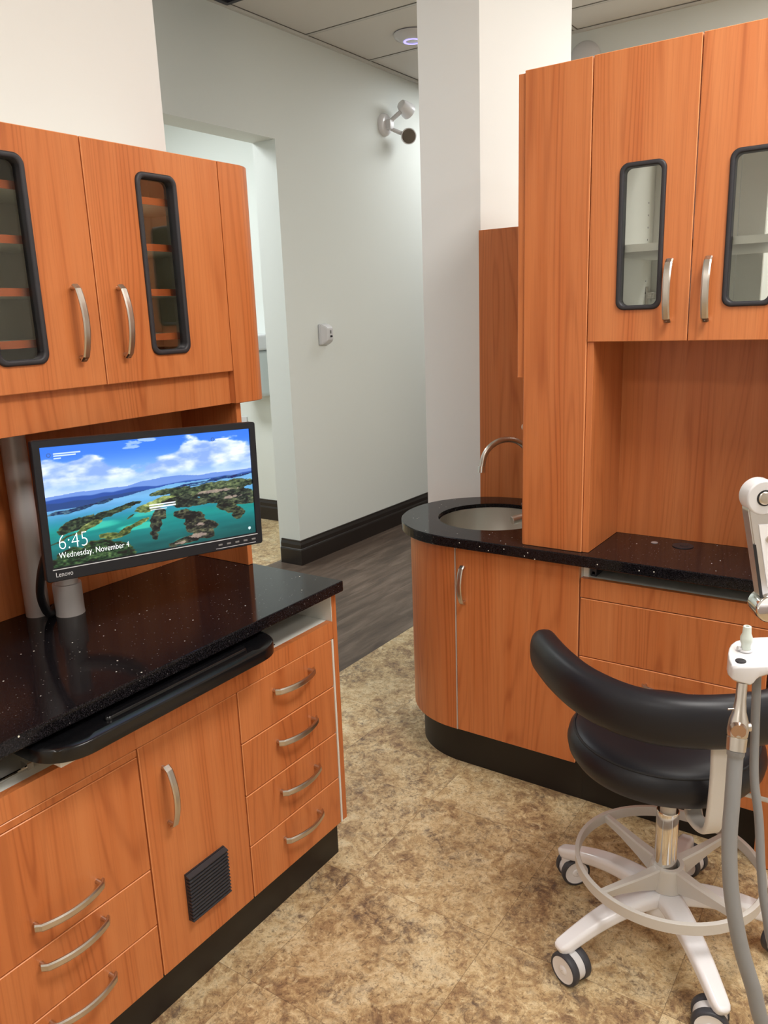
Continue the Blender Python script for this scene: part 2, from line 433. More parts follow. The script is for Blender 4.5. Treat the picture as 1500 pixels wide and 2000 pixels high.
# air vent at the top edge of the picture
t = thing('ceiling_vent', 'dark framed square ceiling vent at the top of the picture by the corridor wall', 'vent', (2.99, 2.83, CEIL-0.01))
bm = NB()
for q in ((2.69, 2.715, 2.53, 3.126), (3.275, 3.30, 2.53, 3.126), (2.715, 3.275, 2.53, 2.555), (2.715, 3.275, 3.10, 3.126)): box(bm, *q, CEIL-0.012, CEIL+0.003)
obj('frame', bm, M_TYRE, t)
bm = NB()
for k in range(12): box(bm, 2.72, 3.27, 2.565+k*0.045, 2.578+k*0.045, CEIL-0.006, CEIL+0.001)
obj('louver', bm, M_TBAR, t)
bm = NB(); box(bm, 2.716, 3.274, 2.556, 3.099, CEIL+0.001, CEIL+0.0035)
obj('backing', bm, M_BLK, t)
# round access point with a violet ring
t = thing('ceiling_access_point', 'round white ceiling unit with a violet glowing ring, in the corridor ceiling', 'access point', (4.30, 2.66, CEIL))
bm = NB(); lathe(bm, [(0.0, -0.038), (0.05, -0.038), (0.075, -0.034), (0.098, -0.022), (0.108, -0.008), (0.108, -0.001)], (4.30, 2.66, CEIL), 40)
obj('shell', bm, M_WPL, t, True)
bm = NB(); lathe(bm, [(0.040, -0.0385), (0.040, -0.0405), (0.052, -0.0405), (0.052, -0.037)], (4.30, 2.66, CEIL), 40)
obj('glow_ring', bm, M_BLUE, t, True)

# emergency twin-head light on the corridor wall
t = thing('emergency_light', 'white twin-head emergency light high on the corridor wall', 'emergency light', (4.71, 3.15, 2.70))
bm = NB(); Mw = Matrix.Translation((4.71, 3.1495, 2.70)) @ Matrix.Rotation(PI/2, 4, 'X')
lathe(bm, [(0.0, 0.030), (0.05, 0.030), (0.062, 0.024), (0.069, 0.010), (0.070, 0.0)], (0, 0, 0), 36, Mw, cap0=False)
o = obj('backplate', bm, M_STOOL, t, True, angle=50)
bm = NB(); box(bm, 4.686, 4.734, 3.085, 3.122, 2.665, 2.725, 0.006, 2)
obj('junction', bm, M_WPL, t, True)
def head(a, b, d, name):
    a = Vector(a); b = Vector(b); d = Vector(d).normalized()
    bm = NB(); tube(bm, [a, (a+b)/2, b], [0.012, 0.014, 0.012], 10); 
    arm = obj('swivel_arm', bm, M_WPL, t, True)
    bm = NB(); tube(bm, [b-d*0.045, b-d*0.04, b-d*0.01, b+d*0.03, b+d*0.045], [0.02, 0.032, 0.042, 0.05, 0.05], 24)
    h = obj('lamp_head', bm, M_STOOL, t, True, angle=50)
    bm = NB(); tube(bm, [b+d*0.0452, b+d*0.0475], [0.044, 0.042], 24)
    obj('lens', bm, mat('dark_lens', srgb(120, 108, 96), 0.12, 0.5), h, True, angle=50)
head((4.715, 3.10, 2.718), (4.80, 3.04, 2.800), (0.85, -0.15, -0.42), 'up')
head((4.715, 3.10, 2.672), (4.83, 3.04, 2.635), (-0.80, -0.62, -0.20), 'down')
# small sensor / sounder on the corridor wall
t = thing('wall_sensor', 'small white angular sensor box mounted mid-height on the corridor wall', 'sensor', (3.962, 3.15, 1.39))
bm = NB()
L = []
for d, x0, x1, z0, z1 in ((0, 3.912, 4.000, 1.332, 1.457), (0.018, 3.912, 4.000, 1.332, 1.457), (0.045, 3.935, 4.000, 1.352, 1.438), (0.052, 3.945, 3.995, 1.362, 1.428)):
    L.append([(x0, 3.1498-d, z0), (x1, 3.1498-d, z0), (x1, 3.1498-d, z1), (x0, 3.1498-d, z1)])
loops(bm, L, cap0=True, cap1=True); bmesh.ops.bevel(bm, geom=bm.edges[:], offset=0.004, segments=2, affect='EDGES')
h = obj('housing', bm, M_WPL, t, True, angle=40)
bm = NB(); box(bm, 3.963, 3.978, 3.0955, 3.099, 1.398, 1.418, 0.002, 1)
obj('window', bm, M_HOSE, t)
bm = NB(); cyl(bm, (3.970, 3.099, 1.382), (3.970, 3.088, 1.382), 0.006, 12)
obj('key_plug', bm, M_BLK, t, True, angle=50)
# paper towel dispenser in the far room
t = thing('towel_dispenser', 'white paper towel dispenser on the wall of the bright room through the opening', 'towel dispenser', (4.41, 4.12, 0.96))
bm = NB()
L = []
for (d, g0) in ((0, 0), (0.20, 0), (0.235, 0.012), (0.25, 0.03)):
    L.append([(4.409-d, y, z) for y, z in rrect(3.935+g0, 4.245-g0, 1.285+g0, 1.395-g0*0.4, 0.02, 4)])
loops(bm, L, cap0=True, cap1=True)
obj('roll_cover', bm, M_WPL, t, True, angle=40)
bm = NB(); L = []
for (d, g0) in ((0, 0), (0.13, 0), (0.17, 0.02), (0.185, 0.05)):
    L.append([(4.409-d, y, z) for y, z in rrect(3.965+g0, 4.22-g0, 0.955+g0, 1.284, 0.03, 4)])
loops(bm, L, cap0=True, cap1=True)
obj('housing', bm, mat('translucent_grey_plastic', srgb(206, 212, 212), 0.25), t, True, angle=40)
bm = NB(); box(bm, 4.196, 4.226, 4.01, 4.02, 0.995, 1.03, 0.002, 1)
obj('release_lever', bm, M_HOSE, t)
bm = NB(); box(bm, 4.398, 4.409, 4.28, 4.36, 0.70, 0.785, 0.003, 2)
tag(obj('outlet_plate', bm, M_WPL), 'white outlet plate low on the far room wall just above the monitor corner', 'outlet')
# pale dome standing in for an unidentified bluish-white patch over the right cabinets
bm = NB(); Mw = Matrix.Translation((4.8795, 1.86, 2.885))
lathe(bm, [(0.001, 0.05), (0.05, 0.045), (0.08, 0.03), (0.095, 0.0)], (0, 0, 0), 32, Mw @ Matrix.Rotation(-PI/2, 4, 'Y'))
tag(obj('wall_dome', bm, M_WPL, smooth=True), 'pale white dome high on the wall glimpsed over the right tower cabinet', 'wall dome')

# ================================================================== CABINETRY
T18 = 0.018
def pull(parent, M, cu, cv, L=0.142, vert=False, w=0.016, out=0.028, label=None, face=False):
    """bowed bar pull; M is the front's frame"""
    bm = NB(); path = []
    n = 18
    for k in range(n+1):
        s = -1+2*k/n; d = 0.017+out*0.62*(1-s*s)
        if k == 0 or k == n: d -= 0.006
        p = (cu, cv+s*L/2, d) if vert else (cu+s*L/2, cv, d)
        path.append(M @ Vector(p))
    side = (M.to_3x3() @ Vector((1, 0, 0) if vert else (0, 1, 0)))
    h = w/2; t = 0.0032
    prof = [(-h, -t*.4), (-h*.6, -t), (h*.6, -t), (h, -t*.4), (h, t*.4), (h*.6, t), (-h*.6, t), (-h, t*.4)]
    sweep(bm, path, prof, side=side)
    for s in (-1, 1):
        a = (cu, cv+s*(L/2-0.006), 0) if vert else (cu+s*(L/2-0.006), cv, 0)
        b = (a[0], a[1], 0.018)
        cyl(bm, M @ Vector(a), M @ Vector(b), 0.0048, 12)
    o = obj('handle', bm, M_STEEL, parent, True, angle=18)
    return o
def front(parent, name, M, u0, u1, v0, v1, t=T18, bev=0.0013):
    bm = NB(); box(bm, u0, u1, v0, v1, -t, 0, bev, 1, M, edgemat=1, face_axis=2)
    return obj(name, bm, [M_WOOD, M_EDGE], parent)
def glazed_door(parent, M, u0, u1, v0, v1, wu0, wu1, wv0, wv1, r=0.022):
    bm = NB()
    e = 0.0013
    out = rrect(u0, u1, v0, v1, 0.0006, 1)
    inn = rrect(wu0+.008, wu1-.008, wv0+.008, wv1-.008, r*.7, 6)
    outs = rrect(u0+e, u1-e, v0+e, v1-e, 0.0006, 1)
    poly_prism(bm, outs, -T18, 0, M, hole=inn)
    # chamfered edge band round the door
    loops(bm, [[(*p, -T18) for p in out], [(*p, -e) for p in out], [(*p, 0) for p in outs]], M)
    for f in bm.faces:
        if len(f.verts) == 4 and f.index < 0: pass
    bm.faces.ensure_lookup_table()
    for f in bm.faces[-2*len(out):]: f.material_index = 1
    d = obj('door', bm, [M_WOOD, M_EDGE], parent)
    bm = NB(); L = []
    for off, dep in ((0, -0.0005), (0, 0.003), (0.0015, 0.0055), (0.004, 0.0065), (0.0085, 0.0065), (0.011, 0.005), (0.012, 0.002), (0.012, -0.019), (0.003, -0.0195), (0.003, -0.0005)):
        L.append([(*p, dep) for p in rrect(wu0+off, wu1-off, wv0+off, wv1-off, max(r-off*.6, .006), 8)])
    loops(bm, L, M, cyc=True)
    g = obj('window_gasket', bm, M_RUB, d, True, angle=50)
    bm = NB(); poly_prism(bm, rrect(wu0+.011, wu1-.011, wv0+.011, wv1-.011, r*.6, 6), -0.012, -0.008, M)
    obj('glass_pane', bm, M_GLASS, d)
    return d

# ---------------- left base run
YF = 1.24; F = FL(YF)
CT = 0.833; CB = 0.804
def lbase(x0, x1, label, end=False):
    t = thing('base_cabinet', label, 'cabinet', ((x0+x1)/2, YF+0.25, 0), group='base cabinets on the left wall')
    bm = NB(); z0, z1 = 0.128, 0.722
    xs = x0+0.002; xe = x1-0.002 if not end else x1
    box(bm, xs, xe, YF+0.0185, 1.74, z0, z0+.018)      # bottom
    box(bm, xs, xe, YF+0.0185, 1.74, z1-.018, z1)      # shelf under the open slot
    box(bm, xs, xs+.016, YF+0.0185, 1.74, z0+.018, z1-.018); box(bm, xe-.016, xe, YF+0.0185, 1.74, z0+.018, z1-.018)
    box(bm, xs, xe, 1.74, 1.75, z0, CB-.001)
    obj('carcass', bm, M_WHITE, t)
    bm = NB(); box(bm, x0, x1, YF-0.0, YF+T18, 0.6755, 0.723)
    for f in bm.faces:
        if f.normal.z > .5: f.material_index = 0
    obj('top_rail', bm, [M_WOOD, M_EDGE], t)
    bm = NB(); box(bm, x0, 1.551 if end else x1, 1.277, 1.295, 0.0, 0.128)
    if end: box(bm, 1.533, 1.551, 1.295, 1.75, 0.0, 0.128)
    obj('toe_kick', bm, M_TOE, t)
    return t
A = lbase(0.512, 0.8925, 'cherry drawer cabinet nearest the camera on the left, with three stacked drawers and bowed pulls')
front(A, 'fixed_strip', F, 0.513, 0.8905, 0.6585, 0.6735)
for z0, z1, zp, nm in ((0.397, 0.6565, 0.4535, 'upper'), (0.2615, 0.3945, 0.3685, 'middle'), (0.1265, 0.259, 0.236, 'lower')):
    d = front(A, 'drawer', F, 0.513, 0.8905, z0, z1)
    pull(d, F, 0.7005, zp, 0.145)
B = lbase(0.8925, 1.175, 'cherry cabinet in the left base run with one door and a black square louvre vent')
d = front(B, 'door', F, 0.8945, 1.173, 0.1265, 0.6735)
pull(d, F, 0.9495, 0.5385, 0.142, True)
bm = NB(); vx0, vx1, vz0, vz1 = 0.973, 1.09, 0.211, 0.328
box(bm, vx0, vx1, YF-0.004, YF, vz0, vz1)
n = 13
for k in range(n):
    z = vz0+(vz1-vz0)*(k+.5)/n; h = (vz1-vz0)/n
    L = []
    for x in (vx0, vx1):
        L.append([(x, YF-0.004, z-h*.46), (x, YF-0.0165, z-h*.40), (x, YF-0.0165, z-h*.15), (x, YF-0.005, z+h*.40)])
    loops(bm, L, cap0=True, cap1=True)
obj('vent_louver', bm, M_RUB, d)
Cc = lbase(1.175, 1.533, 'cherry cabinet with four equal drawers at the aisle end of the left base run', True)
for z0, z1, zp in ((0.5425, 0.6735, 0.6285), (0.4055, 0.5395, 0.492), (0.269, 0.4025, 0.354), (0.1265, 0.266, 0.2185)):
    d = front(Cc, 'drawer', F, 1.177, 1.5255, z0, z1)
    pull(d, F, 1.362, zp, 0.145)
bm = NB(); box(bm, 1.5265, 1.5325, YF-.001, YF+.01, 0.1265, 0.6735)
obj('edge_strip', bm, M_WHITE, Cc)
bm = NB(); box(bm, 1.5335, 1.551, YF-0.0015, 1.75, 0.129, CB-0.0005, 0.0008, 1, edgemat=1, face_axis=0)
obj('end_panel', bm, [M_WOOD, M_WOOD], Cc)
bm = NB(); box(bm, 1.5318, 1.5334, YF+0.0, 1.74, 0.7225, CB-0.001)
obj('inner_side_panel', bm, M_WHITE, Cc)
# side panel closing the run beyond the frame
bm = NB(); box(bm, 0.494, 0.5115, YF, 1.75, 0.0, CB-0.0005)
obj('side_panel', bm, M_WOOD, A)

# worktop
bm = NB(); box(bm, 0.49, 1.557, 1.215, 1.757, CB, CT, 0.003, 2)
tag(obj('worktop', bm, M_GRAN), 'glossy black speckled stone worktop under the monitor', 'worktop')

# keyboard tray pulled out from under the worktop
t = thing('keyboard_tray', 'black rounded keyboard tray sliding out below the left worktop', 'keyboard tray', (0.97, 1.4, 0.75))
def rr_tray(off, z): return [(x, y, z) for x, y in rrect(0.665+off, 1.262-off, 1.153+off, 1.62-off, 0.078, 12)]
bm = NB(); loops(bm, [rr_tray(.004, 0.7665), rr_tray(0, 0.770), rr_tray(0, 0.792), rr_tray(.003, 0.7955), rr_tray(.018, 0.7965), rr_tray(.022, 0.792)], cap0=True, cap1=True)
obj('tray', bm, M_TRAY, t, True, angle=50)
bm = NB()
loops(bm, [[(x, y, z) for x, y in rrect(0.80+o, 1.17-o, 1.187+o, 1.205-o, 0.009, 6)] for o, z in ((0, 0.791), (0, 0.796), (.003, 0.799), (.005, .7985))], cap0=True, cap1=True)
obj('palm_ridge', bm, M_TRAY, t, True, angle=50)
bm = NB(); box(bm, 0.695, 1.225, 1.184, 1.62, 0.754, 0.766, 0.001)
obj('support_board', bm, M_WHITE, t)
bm = NB(); cyl(bm, (0.53, 1.285, 0.7265), (0.70, 1.285, 0.7265), 0.004, 10); box(bm, 0.688, 0.70, 1.28, 1.30, 0.7225, 0.736)
obj('cross_rail', bm, M_CHROME, t)
for x in (1.305,):
    bm = NB(); box(bm, x-.014, x+.014, 1.262, 1.68, 0.7225, 0.726); box(bm, x-.014, x-.011, 1.262, 1.68, .726, .737); box(bm, x+.011, x+.014, 1.262, 1.68, .726, .737)
    box(bm, x-.006, x+.006, 1.25, 1.6, 0.728, 0.733)
    obj('slide_rail', bm, M_CHROME, t)
bm = NB(); box(bm, 1.268, 1.335, 1.262, 1.32, 0.7265, 0.7285); cyl(bm, (1.29, 1.285, .728), (1.29, 1.285, .735), .007, 12); cyl(bm, (1.318, 1.30, .728), (1.318, 1.30, .735), .004, 10)
obj('slide_bracket', bm, M_BLK, t)

# ---------------- left upper cabinet
YU = 1.51; U = FL(YU)
t = thing('wall_cabinet', 'cherry wall cabinet over the monitor with two glazed doors and a rounded end', 'cabinet', (1.13, 1.63, 1.285))
UC = t
bm = NB()
x0, x1, y0, y1, z0, z1 = 0.737, 1.5165, YU+0.0185, 1.757, 1.375, 1.882
box(bm, x0, x0+.016, y0, y1, z0, z1); box(bm, x1-.016, x1, y0, y1, z0, z1)
box(bm, x0+.016, x1-.016, y0, y1, z1-.018, z1); box(bm, x0+.016, x1-.016, y0, y1, z0, z0+.018)
box(bm, x0+.016, x1-.016, y1-.008, y1, z0+.018, z1-.018)
obj('carcass', bm, M_GREY, t)
for z in (1.776, 1.673, 1.571, 1.468):
    bm = NB(); box(bm, x0+.017, x1-.017, 1.553, 1.745, z-.0085, z+.0065); 
    s = obj('shelf', bm, M_GREY, t)
    bm = NB(); box(bm, x0+.017, x1-.017, 1.5515, 1.553, z-.009, z+.007)
    obj('shelf_edge', bm, M_WOODIN, s)
d = glazed_door(t, U, 0.7375, 1.1255, 1.3715, 1.8795, 0.876, 0.992, 1.426, 1.828)
pull(d, U, 1.0665, 1.505, 0.155, True)
d = glazed_door(t, U, 1.1285, 1.5165, 1.3715, 1.8795, 1.259, 1.376, 1.426, 1.828)
pull(d, U, 1.1815, 1.505, 0.155, True)
# rounded end piece
R = 0.072
def capo(x0, x1, y0, y1, r):
    P = [(x0, y1), (x0, y0)]
    for k in range(13):
        a = -PI/2+PI/2*k/12; P.append((x1-r+r*math.cos(a), y0+r+r*math.sin(a)))
    P.append((x1, y1)); return P
bm = NB(); L = [[(x, y, z) for x, y in capo(1.518+o, 1.662-o, YU+o, 1.757, R)] for z, o in ((1.2865, .0015), (1.288, 0), (1.878, 0), (1.8795, .0015))]
loops(bm, L, cap0=True, cap1=True)
obj('rounded_end', bm, M_WOOD, t, True, angle=40)
bm = NB(); box(bm, 0.737, 1.5175, YU+.019, YU+.036, 1.2865, 1.374, 0.001, 1, edgemat=1, face_axis=1)
obj('valance', bm, [M_WOOD, M_EDGE], t)
bm = NB(); box(bm, 0.737, 1.534, YU+.037, 1.757, 1.3575, 1.3745)
obj('underside_panel', bm, M_WOOD, t)
bm = NB(); box(bm, 0.717, 0.736, YU, 1.757, CT+.0005, 1.8795)
obj('left_side_panel', bm, M_WOOD, t)
bm = NB(); box(bm, 1.536, 1.5535, 1.53, 1.757, CT+.0005, 1.286, 0.0008, 1)
obj('right_side_panel', bm, M_WOOD, t)
bm = NB(); box(bm, 0.737, 1.5355, 1.747, 1.757, CT+.0005, 1.357)
obj('back_panel', bm, M_WOOD, t)
# column between worktop and cabinet
bm = NB(); tube(bm, [(1.008, 1.716, CT), (1.008, 1.716, CT+.01), (1.008, 1.716, 1.357)], [0.0275, 0.0275, 0.0275], 32)
tag(obj('support_post', bm, M_ALU, smooth=True, angle=50), 'tall grey round post rising behind the left edge of the monitor', 'post')

# ---------------- right side
XF = 2.10; RF = FR(XF)
ZT = 0.823; ZB = 0.790
SC_X, SC_Y = 2.36, 1.21
# sink cabinet with curved end
t = thing('sink_cabinet', 'cherry sink base cabinet with a curved end, one door and a single pull', 'cabinet', (2.36, 1.0, 0))
d = front(t, 'door', RF, -1.1865, -0.782, 0.153, ZB-.004)
pull(d, RF, -1.157, 0.666, 0.125, True)
def arc_pts(r, ry, y_start, n=28, x1=2.64):
    """outline from the flat front round the end and back to the wall side"""
    P = []
    for k in range(n+1):
        a = PI - PI*k/n          # pi -> 0 through +y
        P.append((SC_X+r*math.cos(a), SC_Y+ry*math.sin(a)))
    return P
bm = NB(); O = [(SC_X-0.26, 1.1915)] + arc_pts(0.26, 0.26, 0)[0:-1] + [(2.62, SC_Y)]
I = [(SC_X-0.242, 1.1915)] + arc_pts(0.242, 0.242, 0)[0:-1] + [(2.602, SC_Y)]
L = [[(x, y, z) for x, y in lp] for lp, z in ((O, 0.153), (O, ZB-.004), (I, ZB-.004), (I, 0.153))]
n = len(O); V = [[bm.verts.new(p) for p in lp] for lp in L]
for i in range(4):
    a = V[i]; b = V[(i+1) % 4]
    for k in range(n-1): bm.faces.new((a[k], a[k+1], b[k+1], b[k]))
for k in (0, n-1): bm.faces.new([V[i][k] for i in range(4)])
obj('curved_panel', bm, M_WOOD, t, True, angle=40)
bm = NB(); box(bm, XF-.0005, XF+.010, 1.1872, 1.1908, 0.153, ZB-.004)
obj('trim_strip', bm, mat('pale_metal_strip', srgb(190, 176, 166), 0.35), t)
bm = NB(); box(bm, XF+.0185, 2.62, 0.785, 1.19, 0.153, 0.17); box(bm, XF+.0185, 2.62, 0.778, 0.794, 0.17, ZB-.004); box(bm, 2.602, 2.62, 0.794, 1.19, 0.17, ZB-.004)
obj('carcass', bm, M_WHITE, t)
bm = NB(); O = [(2.154, 0.776)] + [(SC_X+0.206*math.cos(PI-PI*k/28), SC_Y+0.236*math.sin(PI-PI*k/28)) for k in range(29)] + [(2.566, 0.776)]
L = [[(x, y, z) for x, y in O] for z in (0.0, 0.1528)]
loops(bm, L, cap0=True, cap1=True)
obj('toe_kick', bm, M_TOE, t, True, angle=40)

# drawer cabinet
t = thing('drawer_cabinet', 'cherry drawer cabinet behind the stool, under the right worktop', 'cabinet', (2.36, 0.52, 0))
y0, y1 = 0.276, 0.7765
bm = NB()
for b in ((XF+.0185, 2.62, y0, y1, 0.163, 0.178), (XF+.0185, 2.62, y0, y1, 0.730, 0.7475), (XF+.0185, 2.62, y0, y0+.016, .178, .722), (XF+.0185, 2.62, y1-.016, y1, .178, .722), (2.606, 2.62, y0, y1, .7475, ZB-.001), (XF+.0185, 2.606, y1-.016, y1, .7475, ZB-.001)):
    box(bm, *b)
obj('carcass', bm, M_WHITE, t)
bm = NB(); box(bm, XF, XF+T18, y0-.003, y1+.001, 0.690, 0.748, .0008, 1)
obj('top_rail', bm, M_WOOD, t)
for z0, z1, zp in ((0.5095, 0.687, None), (0.332, 0.5065, 0.462), (0.165, 0.329, 0.27)):
    d = front(t, 'drawer', RF, -y1, -y0, z0, z1)
    if zp: pull(d, RF, -0.515, zp, 0.142)
bm = NB(); box(bm, 2.154, 2.172, y0-.004, 0.7755, 0, 0.1625)
obj('toe_kick', bm, M_TOE, t)
bm = NB(); box(bm, XF+.03, 2.55, y1-.034, y1-.018, 0.748, 0.776); box(bm, XF+.03, 2.55, y1-.03, y1-.022, 0.754, 0.762)
obj('slide_rail', bm, M_TYRE, t)
t = thing('knee_cabinet', 'cherry cabinet front reaching the floor at the right picture edge, below the worktop', 'cabinet', (2.36, 0.1, 0))
front(t, 'front_panel', RF, -0.270, 0.10, 0.002, 0.748)
bm = NB(); box(bm, XF+.0185, 2.62, -0.10, 0.270, 0.002, 0.7375)
obj('carcass', bm, M_WOOD, t)

# right worktop: straight run with a round end and a sink cut-out
bm = NB()
def ct_out(off):
    P = [(2.07+off, 0.0+off)]
    rx = 0.29-off
    for k in range(41):
        a = PI-PI*k/40; P.append((SC_X+rx*math.cos(a), SC_Y+rx*math.sin(a)))
    P.append((2.65-off, 0.0+off)); return P
SKX, SKY, SKR = 2.365, 1.19, 0.184
hole = [(SKX+SKR*math.cos(2*PI*k/64), SKY+SKR*math.sin(2*PI*k/64)) for k in range(64)]
holeb = [(SKX+(SKR+.002)*math.cos(2*PI*k/64), SKY+(SKR+.002)*math.sin(2*PI*k/64)) for k in range(64)]
def flat(z, out, hl):
    a = [bm.verts.new((x, y, z)) for x, y in out]; h = [bm.verts.new((x, y, z)) for x, y in hl]
    ed = [bm.edges.new((a[i], a[(i+1) % len(a)])) for i in range(len(a))] + [bm.edges.new((h[i], h[(i+1) % len(h)])) for i in range(len(h))]
    bmesh.ops.triangle_fill(bm, use_beauty=True, edges=ed); return a, h
ta, th = flat(ZT, ct_out(.0025), hole); ba, bh = flat(ZB, ct_out(.0025), hole)
m1 = [bm.verts.new((x, y, ZT-.0025)) for x, y in ct_out(0)]; m2 = [bm.verts.new((x, y, ZB+.0025)) for x, y in ct_out(0)]
for a, b in ((ta, m1), (m1, m2), (m2, ba)):
    for i in range(len(a)): j = (i+1) % len(a); bm.faces.new((a[i], a[j], b[j], b[i]))
for i in range(64): j = (i+1) % 64; bm.faces.new((th[i], th[j], bh[j], bh[i]))
tag(obj('worktop', bm, M_GRAN), 'black speckled stone worktop with a round end holding the sink', 'worktop')
# sink bowl
t = thing('sink', 'round stainless steel basin set in the black worktop end', 'sink', (SKX, SKY, 0.65))
bm = NB(); lathe(bm, [(SKR-.0025, ZT-.016), (SKR-.0025, ZT-.013), (SKR-.0055, ZT-.013), (SKR-.007, ZB-.02), (SKR-.016, ZB-.07), (SKR-.03, ZB-.105), (SKR-.06, ZB-.125), (0.045, ZB-.134), (0.03, ZB-.136), (0.03, ZB-.137), (0.06, ZB-.136), (SKR-.058, ZB-.127), (SKR-.028, ZB-.107), (SKR-.013, ZB-.07), (SKR-.004, ZB-.02), (SKR-.0025, ZT-.016)], (SKX, SKY, 0), 64)
obj('bowl', bm, M_SINK, t, True, angle=60, norm=True)
bm = NB(); lathe(bm, [(0.001, ZB-.132), (0.02, ZB-.131), (0.028, ZB-.132), (0.032, ZB-.134)], (SKX, SKY, 0), 32)
obj('drain', bm, M_CHROME, t, True)
# faucet
t = thing('faucet', 'brushed steel gooseneck faucet arching over the basin', 'faucet', (2.565, 1.15, ZT))
tip = Vector((2.42, 1.254, 0.99)); bs = Vector((2.565, 1.15, 0.99)); mid = (tip+bs)/2; r = (tip-bs).length/2; dr = (tip-bs).normalized()
path = [Vector((2.565, 1.15, ZT+.03)), Vector((2.565, 1.15, .93))] + [mid + dr*(-r*math.cos(a)) + Vector((0, 0, r*math.sin(a)*0.85)) for a in [PI*k/20 for k in range(20)]] + [tip+Vector((0, 0, .004)), tip-Vector((0, 0, .012))+dr*.004]
bm = NB(); tube(bm, path, 0.0102, 16)
obj('spout', bm, M_STEEL, t, True, angle=60)
bm = NB(); tube(bm, [tip-Vector((0, 0, .008))+dr*.004, tip-Vector((0, 0, .03))+dr*.006], 0.0125, 20)
obj('aerator', bm, M_CHROME, t, True, angle=50)
bm = NB(); lathe(bm, [(.024, 0), (.024, .006), (.015, .012), (.013, .04)], (2.565, 1.15, ZT), 28, cap0=True, cap1=True)
obj('base', bm, M_STEEL, t, True, angle=50)
t = thing('tap_lever', 'short steel tap lever with a round barrel at the edge of the basin', 'tap lever', (2.50, 1.03, ZT))
bm = NB(); lathe(bm, [(.016, 0), (.016, .02), (.012, .026)], (2.50, 1.025, ZT), 24, cap0=True, cap1=True)
tube(bm, [(2.50, 1.025, ZT+.018), (2.46, 1.052, ZT+.020), (2.40, 1.09, ZT+.004)], .006, 12)
obj('stem', bm, M_STEEL, t, True, angle=50)
bm = NB(); tube(bm, [(2.42, 1.074, ZT+.006), (2.362, 1.114, ZT-.006), (2.360, 1.1155, ZT-.0065)], [.014, .0145, .013], 20)
obj('barrel', bm, M_SINK, t, True, angle=50)
# backsplash
bm = NB(); box(bm, 2.6505, 2.6645, 0.985, 1.3855, 0.60, 1.776, .001, 1)
tag(obj('backsplash_panel', bm, M_WOOD), 'cherry backsplash panel behind the faucet against the white column', 'panel')
# tower on the worktop
t = thing('tower_cabinet', 'tall narrow cherry cabinet standing on the right worktop beside the sink', 'cabinet', (2.36, 0.87, ZT))
front(t, 'front_panel', RF, -0.959, -0.7785, ZT+.0005, 2.099)
bm = NB(); box(bm, XF+.0185, 2.62, 0.7785, 0.957, ZT+.001, 2.0975)
obj('body', bm, M_WOOD, t)
bm = NB(); box(bm, XF+.006, 2.60, 0.9605, 0.980, 1.312, 2.094, .001, 1)
obj('side_door', bm, M_WOOD, t)
bm = NB(); box(bm, XF+.012, 2.60, 0.9575, 0.966, ZT+.001, 1.305)
obj('side_panel', bm, M_WOOD, t)
bm = NB(); cyl(bm, (2.125, .966, 1.17), (2.125, .972, 1.17), .008, 16)
obj('screw_cap', bm, M_WHITE, t)

# hutch: glazed wall unit and niche
t = thing('hutch_cabinet', 'cherry upper cabinet on the right worktop with two glazed doors above an open niche', 'cabinet', (2.36, 0.52, ZT))
y0, y1, z0, z1 = 0.262, 0.7765, 1.410, 2.1
bm = NB()
box(bm, XF+.0195, 2.60, y0, y0+.016, z0, z1-.002); box(bm, XF+.0195, 2.60, y1-.016, y1, z0, z1-.002)
box(bm, XF+.0195, 2.60, y0+.016, y1-.016, z1-.02, z1-.002); box(bm, XF+.0195, 2.60, y0+.016, y1-.016, z0, z0+.016)
obj('carcass', bm, M_WHITE, t)
bm = NB(); Mb = Matrix.Translation((0, 0, 0)) @ FR(2.618)
for (a, b, c, e) in ((-y1, -0.5185, -0.725, -0.545), (-0.5165, -y0, -0.445, -0.285)):
    poly_prism(bm, rrect(a, b, z0, z1-.002, .001, 1), -0.0, 0.016, Mb, hole=rrect(c, e, 1.47, 2.04, .02, 6))  # openings enlarged out of view to let light into the cabinet
obj('rear_door', bm, M_WHITE, t)
bm = NB(); box(bm, 2.124, 2.59, y0+.017, y1-.017, 1.632, 1.6505)
obj('shelf', bm, mat('white_shelf', srgb(238, 236, 230), 0.4), t)
bm = NB()
for z in (1.50, 1.535, 1.57, 1.69, 1.725, 1.76, 1.795):
    for x in (2.20, 2.546): cyl(bm, (x, y1-.0163, z), (x, y1-.0158, z), .0028, 8)
obj('pin_hole', bm, M_BLK, t)['kind'] = 'stuff'
bm = NB(); box(bm, 2.548, 2.562, y1-.022, y1-.0165, 1.50, 1.555, .001); box(bm, 2.55, 2.60, y1-.034, y1-.0165, 1.518, 1.538, .002); cyl(bm, (2.555, y1-.024, 1.528), (2.555, y1-.034, 1.528), .006, 10)
obj('hinge', bm, M_STEEL, t)
d = glazed_door(t, RF, -0.7755, -0.5205, z0, z1, -0.7015, -0.587, 1.4885, 1.842)
pull(d, RF, -0.567, 1.5315, 0.150, True, w=0.018)
d = glazed_door(t, RF, -0.5175, -0.2625, z0, z1, -0.4435, -0.329, 1.4885, 1.842)
pull(d, RF, -0.476, 1.5315, 0.150, True, w=0.018)
bm = NB(); box(bm, XF+.006, 2.354, 0.7595, 0.777, ZT+.0005, z0-.001, .0008, 1)
obj('niche_side', bm, M_WOOD, t)
bm = NB(); box(bm, 2.355, 2.372, 0.262, 0.777, ZT+.0005, z0-.001)
obj('niche_back', bm, M_WOOD, t)
bm = NB(); box(bm, XF+.006, 2.62, 0.244, 0.2605, ZT+.0005, z1-.002)
obj('far_side', bm, M_WOOD, t)
